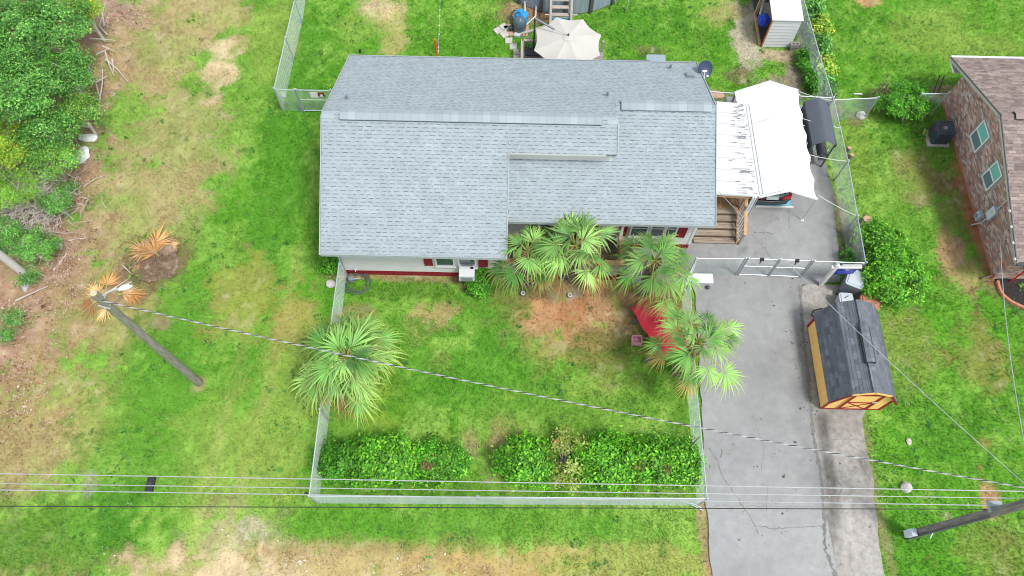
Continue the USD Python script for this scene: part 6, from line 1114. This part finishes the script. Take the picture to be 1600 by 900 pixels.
for k, (px, py, rz_, s_, l) in enumerate(((787, 42, 35, .36, 'topmost square paver left of the pool filter'), (778, 48, 35, .36, 'leftmost square paver left of the pool filter'), (788, 54, 35, .36, 'lowest paver of the diagonal group of three by the filter'), (793, 44, 20, .33, 'paver half under the filter pad'), (795, 64, 2, .36, 'single paver below the diagonal group'), (802, 73, 2, .36, 'paver beside the deck corner'), (807.5, 82, 2, .34, 'paver beside the deck railing'), (807, 91, 2, .34, 'paver nearest the back roof eave by the deck'))):
    c = at(px, py); a = math.radians(rz_); R = np.array([[math.cos(a), -math.sin(a)], [math.sin(a), math.cos(a)]]); Q = [c[:2]+R @ np.array(v_)*s_/2*1.0 for v_ in ((-1, -1), (1, -1), (1, 1), (-1, 1))]
    single('stepping_stone', MB().hexa([(*q, -.02) for q in Q], [(*(c[:2]+(q-c[:2])*.97), .045) for q in Q]), M['stone'], l, 'paver', base=(c[0], c[1], 0))
# grey tent peak and table behind the eave
q = at(992, 98, 1.9); T = Thing('grey_canopy', q*[1, 1, 0], 'dark grey pointed canopy peeking over the back eave', 'canopy'); ap = at(988, 86, 1.95); bz = 1.55
for k in range(4): a0, a1 = math.pi/4+k*math.pi/2, math.pi/4+(k+1)*math.pi/2; p0_, p1_ = (np.array([ap[0]+1.25*math.cos(a), ap[1]-.62+1.0*math.sin(a), bz]) for a in (a0, a1)); T.part('cover_panel', MB().add([ap-[0, .6, 0], p0_, p1_], [(0, 1, 2)]), M['grey_tarp']); T.part('post', MB().cyl((p0_[0]*.98+ap[0]*.02, p0_[1], 0), (p0_[0]*.98+ap[0]*.02, p0_[1], bz), .02, n=6), M['dark_metal'])
q = at(1025, 92, .7); T = Thing('patio_table', q*[1, 1, 0], 'pale grey table top just beyond the back eave', 'table'); T.part('tabletop', MB().prism(shapely.affinity.translate(sg.box(-.45, -.4, .45, .25).buffer(-.08).buffer(.08), q[0], q[1]), .68, .72), M['slate'])
for sx in (-.35, .35):
    for sy in (-.3, .15): T.part('leg', MB().cyl((q[0]+sx, q[1]+sy, 0), (q[0]+sx, q[1]+sy, .679), .018, n=6), M['galv'])
# washing line and its post
a, b = at(688, -30, 1.6), at(684.5, 84, 1.3); WLN = Thing('washing_line', (a+b)/2*[1, 1, 0], 'thin washing line with white pegs running up from the orange post', 'washing line')
WLN.part('line', MB().tube([a+(b-a)*t-[0, 0, .2*4*t*(1-t)] for t in np.linspace(0, 1, 16)], .010, 5), M['cable_grey'])
for t in (.37, .45, .58, .71, .9, .96): q = a+(b-a)*t-[0, 0, .2*4*t*(1-t)]; WLN.part('peg', MB().sph(q, .035, 1), M['white_paint'])
q = at(683, 92); single('orange_post', MB().cyl((q[0], q[1], 0), (q[0], q[1], 1.3), .06, n=10), M['orange'], 'short orange post just behind the back eave', 'post')
q = at(563, 82); single('sprinkler', MB().cyl((q[0], q[1], 0), (q[0], q[1], .2), .05, n=8), M['black'], 'small black sprinkler on the back lawn near the roof edge', 'sprinkler')
q = at(979, 16); single('pipe_post', MB().cyl((q[0], q[1], 0), (q[0], q[1], 1.5), .03, n=8), M['galv'], 'grey pipe post on the back lawn right of the pool', 'post')
# metal shed
MS = Thing('metal_shed', (12.6, 28.6, 0), 'white ribbed metal shed with open wooden side at the top right', 'shed')
x0, x1, y0_, y1_ = 11.93, 13.30, 26.88, 30.6; zt = 1.75; ov = .03
xt0, xt1 = at(1201, 37, zt)[0], at(1256, 37, zt)[0]; yt = at(1228, 37.5, zt)[1]
wall_n = 9
for k in range(wall_n):
    z0_, z1_ = k*zt/wall_n, (k+1)*zt/wall_n; MS.part('wall_panel', MB().hexa([(x0, y0_-.018, z0_), (x1, y0_-.018, z0_), (x1, y0_+.03, z0_), (x0, y0_+.03, z0_)], [(x0, y0_+.004, z1_-.006), (x1, y0_+.004, z1_-.006), (x1, y0_+.03, z1_-.006), (x0, y0_+.03, z1_-.006)]), M['white_metal'])
for i, (xa_, xb_, za_, zb_) in enumerate(((x0-.06, x1+.05, zt+.02, zt+.02),)):
    MS.part('roof', MB().hexa([(xa_, y0_-.06, zt), (xb_, y0_-.06, zt), (xb_, y1_, zt+.25), (xa_, y1_, zt+.25)], [(xa_, y0_-.06, zt+.04), (xb_, y0_-.06, zt+.04), (xb_, y1_, zt+.29), (xa_, y1_, zt+.29)]), M['white_metal'])
MS.part('side_wall', MB().box((x1-.03, y0_+.03, 0), (x1, y1_, zt)).box((x0, y1_-.03, 0), (x1-.03, y1_, zt)), M['white_metal'])
MS.part('floor', MB().box((x0-.12, y0_+.03, 0), (x1-.03, y1_-.03, .1)), M['dark_metal'])
MS.part('corner_trim', MB().box((x0-.05, y0_-.03, 0), (x0-.001, y0_+.05, zt)), M['rust']); MS.part('door_frame', MB().box((x0-.16, 28.9, 0), (x0-.02, 29.02, zt)).obox((x0-.12, y0_+.05, .06), (x0-.12, 28.9, .06), .1, .1), M['new_wood'])
MS.part('shelf', MB().box((x0+.1, y0_+1.2, .5), (x0+.5, y0_+2.4, .54)), M['grey_wood'])
q = at(1199, 36, .7); TP = MB(); t = trimesh.creation.icosphere(subdivisions=3); v = t.vertices*(.6+.7*fbm(t.vertices*2.1, 3, 5))[:, None]*[.3, .36, .3]; single('blue_tarp', TP.add(v+[x0-.02, y0_+1.0, .75], t.faces), M['blue_tarp'], 'royal blue tarp bundle in the open side of the metal shed', 'tarp')
single('scrap_pipe', MB().tube([(x0-.05, y0_+1.6, .5), (x0+.2, y0_+2.6, .9)], .06, 8), M['bin'], 'pale pipe leaning inside the open metal shed', 'pipe')
def block(px, py, label, z0=0.0):
    c = at(px, py, z0); w_, d_, h = .40, .19, .2; T = Thing('concrete_block', c, label, 'concrete block', 'concrete blocks stacked at the metal shed corner'); p = sg.box(-.2, -.095, .2, .095)
    for x in (-.095, .095): p = p.difference(sg.box(x-.06, -.05, x+.06, .05))
    T.part('shell', MB().prism(shapely.affinity.translate(p, c[0], c[1]), z0+.001, z0+h), M['block']); T.part('core_web', MB().box((c[0]-.16, c[1]-.05, z0+.001), (c[0]+.16, c[1]+.05, z0+.02)), M['black'])
block(1240, 77, 'front hollow concrete block at the metal shed corner'); block(1241, 71.5, 'rear hollow concrete block at the metal shed corner'); block(1240.6, 73.0, 'upper hollow concrete block on the pair at the metal shed', .202)

# ================================================================ BRICK HOUSE
BH = Thing('brick_house', (23, 19, 0), 'neighbouring brick house with brown shingle roof at the right edge', 'house')
xw2, xr2 = 20.05, 19.6; yb2, zb2, yr2, zr2, yf2, zf2 = 24.46, 2.08, 19.8, 3.83, 13.87, 2.29; xe2 = 34.0
def zbr(y): return zr2-(abs(y-yr2))*((zr2-zf2)/(yr2-yf2) if y < yr2 else (zr2-zb2)/(yb2-yr2))
y0_, y1_ = 14.31, 23.63
BH.part('wall_core', MB().extr([(y0_+.01, 0), (y1_-.01, 0), (y1_-.01, zbr(y1_)-.16), (yr2, zr2-.16), (y0_+.01, zbr(y0_)-.16)], 'x', xw2+.012, xe2), M['mortar'])
bk = MB(); BC = [lin(190, 140, 122), lin(206, 164, 146), lin(168, 122, 108), lin(214, 186, 172), lin(132, 108, 100), lin(204, 128, 104), lin(150, 134, 128), lin(222, 202, 190)]
wins = [(19.84, 20.78, 1.18, 2.34), (17.86, 18.66, 1.18, 2.36)]
BC = [q*.72+lin(190, 178, 170)*.28 for q in BC]
zc_ = .0; row = 0; named = 0
while zc_ < 3.7:
    y = y0_-(.107 if row % 2 else 0)
    while y < y1_:
        a, b = max(y, y0_), min(y+.205, y1_); y += .215
        if b-a < .03 or zc_+.065 > min(zbr(a), zbr(b))-.17: continue
        if any(a < w1+.03 and b > w0-.03 and zc_ < z1+.03 and zc_+.065 > z0-.03 for w0, w1, z0, z1 in wins): continue
        mix_ = fbm(np.array([[a*1.2, zc_*2.0, 1.0]]), 3, 8)[0]; cl = BC[min(7, max(0, int(rng.normal(mix_*8, 3.2))))] if zc_ > .14 else lin(206, 130, 98); bk.box((xw2-.008-rng.random()*.006, a, zc_+.002), (xw2+.013, b, zc_+.066), cl*rng.uniform(.8, 1.15))
    zc_ += .075; row += 1
x = xw2+.05
row = 0; zc_ = 0
while zc_ < 2.2:
    x = xw2+.01-(.107 if row % 2 else 0)
    while x < xw2+3.0:
        a, b = max(x, xw2+.016), x+.205; x += .215; bk.box((a, y0_-.012, zc_+.002), (b, y0_+.012, zc_+.066), BC[rng.integers(0, 8)]*rng.uniform(.8, 1.15))
    zc_ += .075; row += 1
BH.part('brickwork', bk, M['brick'], kind='stuff')
rf = MB(); TH2 = .12
rf.slab([(xr2, yf2, zf2), (xe2, yf2, zf2), (xe2, yr2, zr2), (xr2, yr2, zr2)], TH2); rf.slab([(xr2, yr2, zr2), (xe2, yr2, zr2), (xe2, yb2, zb2), (xr2, yb2, zb2)], TH2); rfp = BH.part('roof', rf, M['backer_brown'])
shingle_roof(BH, rfp, M['brown_shingle'], [((xr2, yf2, zf2+.004), (1, 0, 0), (0, yr2-yf2, zr2-zf2), [(0, 8.0, 0, math.hypot(yr2-yf2, zr2-zf2))]), ((xr2+8, yb2, zb2+.004), (-1, 0, 0), (0, yr2-yb2, zr2-zb2), [(0, 8.0, 0, math.hypot(yb2-yr2, zr2-zb2))])], ex=.14, w=.3, named=120, tones=(.8, .92, 1, 1.05, 1.15, 1.3), dashk=.62, var=.10)
tm = MB()
for a, b in (((xr2-.02, yf2-.02, zf2-.07), (xr2-.02, yr2, zr2-.07)), ((xr2-.02, yr2, zr2-.07), (xr2-.02, yb2+.02, zb2-.07))): tm.obox(a, b, .03, .18)
BH.part('rake_board', tm, mat('taupe_trim', lin(186, 178, 168), rough=.6), rfp)
BH.part('drip_edge', MB().obox((xr2-.05, yf2, zf2+.03), (xr2-.05, yr2, zr2+.03), .04, .05).obox((xr2-.05, yr2, zr2+.03), (xr2-.05, yb2, zb2+.03), .04, .05), M['dark_metal'], rfp)
BH.part('eave_gutter', MB().obox((xr2, yb2+.06, zb2-.03), (xe2, yb2+.06, zb2-.03), .11, .10), M['white_metal'], rfp)
BH.part('soffit_return', MB().box((xr2+.0, yb2-.75, zb2-.2), (xw2, yb2-.02, zb2-.13)), M['white_paint'], rfp)
BH.part('front_gutter', MB().obox((xr2-.02, yf2-.07, zf2-.06), (xe2, yf2-.07, zf2-.06), .11, .10), M['dark_metal'], rfp)
for t in np.linspace(.02, .34, 4): q = np.array([xr2-.09, yf2+(yr2-yf2)*t, zf2+(zr2-zf2)*t]); BH.part('light_clip', MB().box(q-[.03, .05, .03], q+[.03, .05, .04]), M['white_paint'], rfp)
rc = MB()
for x in np.arange(xr2, xr2+8, .3): t = rng.choice([.9, 1, 1.1]); t = (t, t, t); rc.slab([(x, yr2-.16, zr2-.02), (x+.29, yr2-.16, zr2-.02), (x+.29, yr2, zr2+.035), (x, yr2, zr2+.035)], .015, t); rc.slab([(x, yr2, zr2+.035), (x+.29, yr2, zr2+.035), (x+.29, yr2+.16, zr2-.02), (x, yr2+.16, zr2-.02)], .015, t)
BH.part('ridge_cap', rc, M['brown_shingle'], rfp)
v0 = aty(1587, 178, yr2); vx0 = v0[0]; rv = MB(); rv.slab([(vx0, yr2-.22, zr2+.06), (vx0+5, yr2-.22, zr2+.06), (vx0+5, yr2, zr2+.13), (vx0, yr2, zr2+.13)], .02, (1.1,)*3); rv.slab([(vx0, yr2, zr2+.13), (vx0+5, yr2, zr2+.13), (vx0+5, yr2+.22, zr2+.06), (vx0, yr2+.22, zr2+.06)], .02, (1.1,)*3); rvp = BH.part('ridge_vent', rv, M['brown_shingle'], rfp); BH.part('vent_baffle', MB().box((vx0+.02, yr2-.2, zr2-.08), (vx0+5, yr2+.2, zr2+.035)), M['black'], rvp)
for (w0, w1, z0, z1) in wins:
    fr = MB(); t = .07; X0, X1 = xw2-.05, xw2+.01
    fr.box((X0, w0, z0), (X1, w1, z0+t)); fr.box((X0, w0, z1-t), (X1, w1, z1)); fr.box((X0, w0, z0+t), (X1, w0+t, z1-t)); fr.box((X0, w1-t, z0+t), (X1, w1, z1-t)); zm = (z0+z1)/2; fr.box((X0+.01, w0+t, zm-.035), (X1, w1-t, zm+.035))
    wp = BH.part('window', fr, M['white_paint']); BH.part('pane', MB().box((X0+.03, w0+t, z0+t), (X0+.036, w1-t, zm-.035)), mat('pane_dark', lin(96, 122, 124), rough=.08, spec=.8) if not stage.GetPrimAtPath('/World/Looks/pane_dark') else UsdShade.Material.Get(stage, '/World/Looks/pane_dark'), wp); BH.part('pane', MB().box((X0+.02, w0+t, zm+.035), (X0+.026, w1-t, z1-t)), M['glass_blind'], wp)
ds = MB(); ds.tube([(xw2-.06, y0_+.05, 2.1), (xw2-.06, y0_+.05, .2), (xw2-.5, y0_-.05, .06)], .045, 8); BH.part('downspout', ds, mat('brown_metal', lin(112, 84, 76), rough=.5))
# boxes on the wall
q = atx(1530, 337, xw2-.1); E1 = Thing('meter_box', (q[0], q[1], q[2]), 'small grey meter box on the brick wall, lower of the pair', 'meter box'); E1.part('case', MB().box((xw2-.2, q[1]-.15, q[2]-.18), (xw2-.02, q[1]+.15, q[2]+.18)), M['bin']); E1.part('meter', MB().cyl((xw2-.3, q[1], q[2]), (xw2-.2, q[1], q[2]), .09, n=14), M['galv_dark'])
q = atx(1550, 333, xw2-.1); E2 = Thing('breaker_panel', (q[0], q[1], q[2]), 'larger pale grey electrical panel on the brick wall beside the meter', 'electrical panel'); E2.part('case', MB().box((xw2-.16, q[1]-.18, q[2]-.3), (xw2-.02, q[1]+.18, q[2]+.3)), M['bin']); E2.part('conduit', MB().cyl((xw2-.07, q[1], q[2]+.3), (xw2-.07, q[1], 2.6), .025, n=8).tube([(xw2-.07, q[1], q[2]-.3), (xw2-.07, q[1]+.02, .4), (xw2-.25, q[1]+.15, .02)], .025, 8), M['bin']); E2.part('sticker', MB().box((xw2-.164, q[1]-.05, q[2]+.05), (xw2-.161, q[1]+.05, q[2]+.15)), M['fruit'])
# condenser
c = at(1463, 217); AC = Thing('condenser_unit', (c[0], c[1], 0), 'dark grey outdoor air conditioning unit beside the brick wall', 'air conditioner'); AC.part('pad', MB().box((c[0]-.5, c[1]-.45, -.03), (c[0]+.48, c[1]+.45, .07)), M['stone'])
p = sg.box(-.40, -.38, .40, .38).buffer(-.08).buffer(.08); P = shapely.affinity.translate(p, c[0], c[1]); AC.part('cabinet', MB().prism(P.buffer(-.02), .072, .80), M['ac_dark']); AC.part('top_cover', MB().prism(P.difference(sg.Point(c[0], c[1]).buffer(.30)), .802, .85), M['ac_dark']); AC.part('fan_well', MB().cyl((c[0], c[1], .803), (c[0], c[1], .808), .30, n=20), M['black'])
gr = MB()
for r_ in (.08, .16, .24): gr.tube([(c[0]+r_*math.cos(a), c[1]+r_*math.sin(a), .845) for a in np.linspace(0, 2*np.pi, 25)], .006, 4, cap=False)
for a in np.arange(0, math.pi, math.pi/5): gr.cyl((c[0]-.30*math.cos(a), c[1]-.3*math.sin(a), .838), (c[0]+.3*math.cos(a), c[1]+.3*math.sin(a), .838), .006, n=4)
AC.part('fan_guard', gr, M['galv_dark']); AC.part('fan_hub', MB().cyl((c[0], c[1], .81), (c[0], c[1], .83), .09, n=12), M['galv'])
lv = MB()
for z in np.arange(.14, .78, .045): lv.box((c[0]-.36, c[1]-.373, z), (c[0]+.36, c[1]-.361, z+.018)); lv.box((c[0]-.393, c[1]-.34, z), (c[0]-.381, c[1]+.34, z+.018))
AC.part('louvre', lv, M['ac_dark']); AC.part('badge', MB().box((c[0]-.395-.003, c[1]-.08, .68), (c[0]-.395, c[1]+.08, .74)), M['red_plastic'])
# mulch bed with brick edging
pts = [at(px, py)[:2] for px, py in ((1557, 440), (1560, 452), (1566, 463), (1578, 472), (1592, 479), (1610, 486))]; poly = sg.Polygon(pts+[(24, pts[-1][1]-.1), (24, y0_-.02), (pts[0][0], y0_-.02)])
single('mulch_bed', MB().prism(poly, -.05, .05), M['mulch'], 'dark mulch bed in front of the brick house', 'flower bed', kind='structure')
ED = Thing('brick_edging', (*pts[2], 0), 'curved low red brick edging round the dark mulch bed', 'edging'); ls = sg.LineString(pts)
for s_ in np.arange(0, ls.length-.2, .21): a, b = np.array(ls.interpolate(s_).coords[0]), np.array(ls.interpolate(s_+.2).coords[0]); ED.part('brick', MB().obox((*a, .05), (*b, .05), .1, .14), mat('edging_brick', lin(206, 140, 110), var=.2, scale=9) if not stage.GetPrimAtPath('/World/Looks/edging_brick') else UsdShade.Material.Get(stage, '/World/Looks/edging_brick'))
q = at(1600, 417, 1.2); single('red_planter', MB().tube([(q[0]+.12, q[1]-.1, 0), (q[0]+.12, q[1]-.1, .9), (q[0]+.12, q[1]-.1, 1.2)], [.03, .03, .09], 12), M['red_plastic'], 'red flag like object at the right edge beside the brick house', 'decoration')
tl = MB()
for sx in (0, .22): tl.obox((19.75+sx, 24.15, .02), (19.9+sx, 24.75, .6), .04, .04)
single('sawhorse', tl, M['dark_metal'], 'dark leaning bars at the back corner of the brick house', 'frame')
q = at(1340, 147); single('white_scrap', MB().hexa([(q[0]-.2, q[1]-.04, 0), (q[0]+.22, q[1]-.06, 0), (q[0]+.22, q[1]+.04, 0), (q[0]-.2, q[1]+.03, 0)], [(q[0]-.18, q[1]-.03, .05), (q[0]+.2, q[1]-.05, .05), (q[0]+.2, q[1]+.03, .05), (q[0]-.18, q[1]+.02, .05)]), M['white_paint'], 'white scrap of plastic on the lawn beyond the right fence', 'scrap')
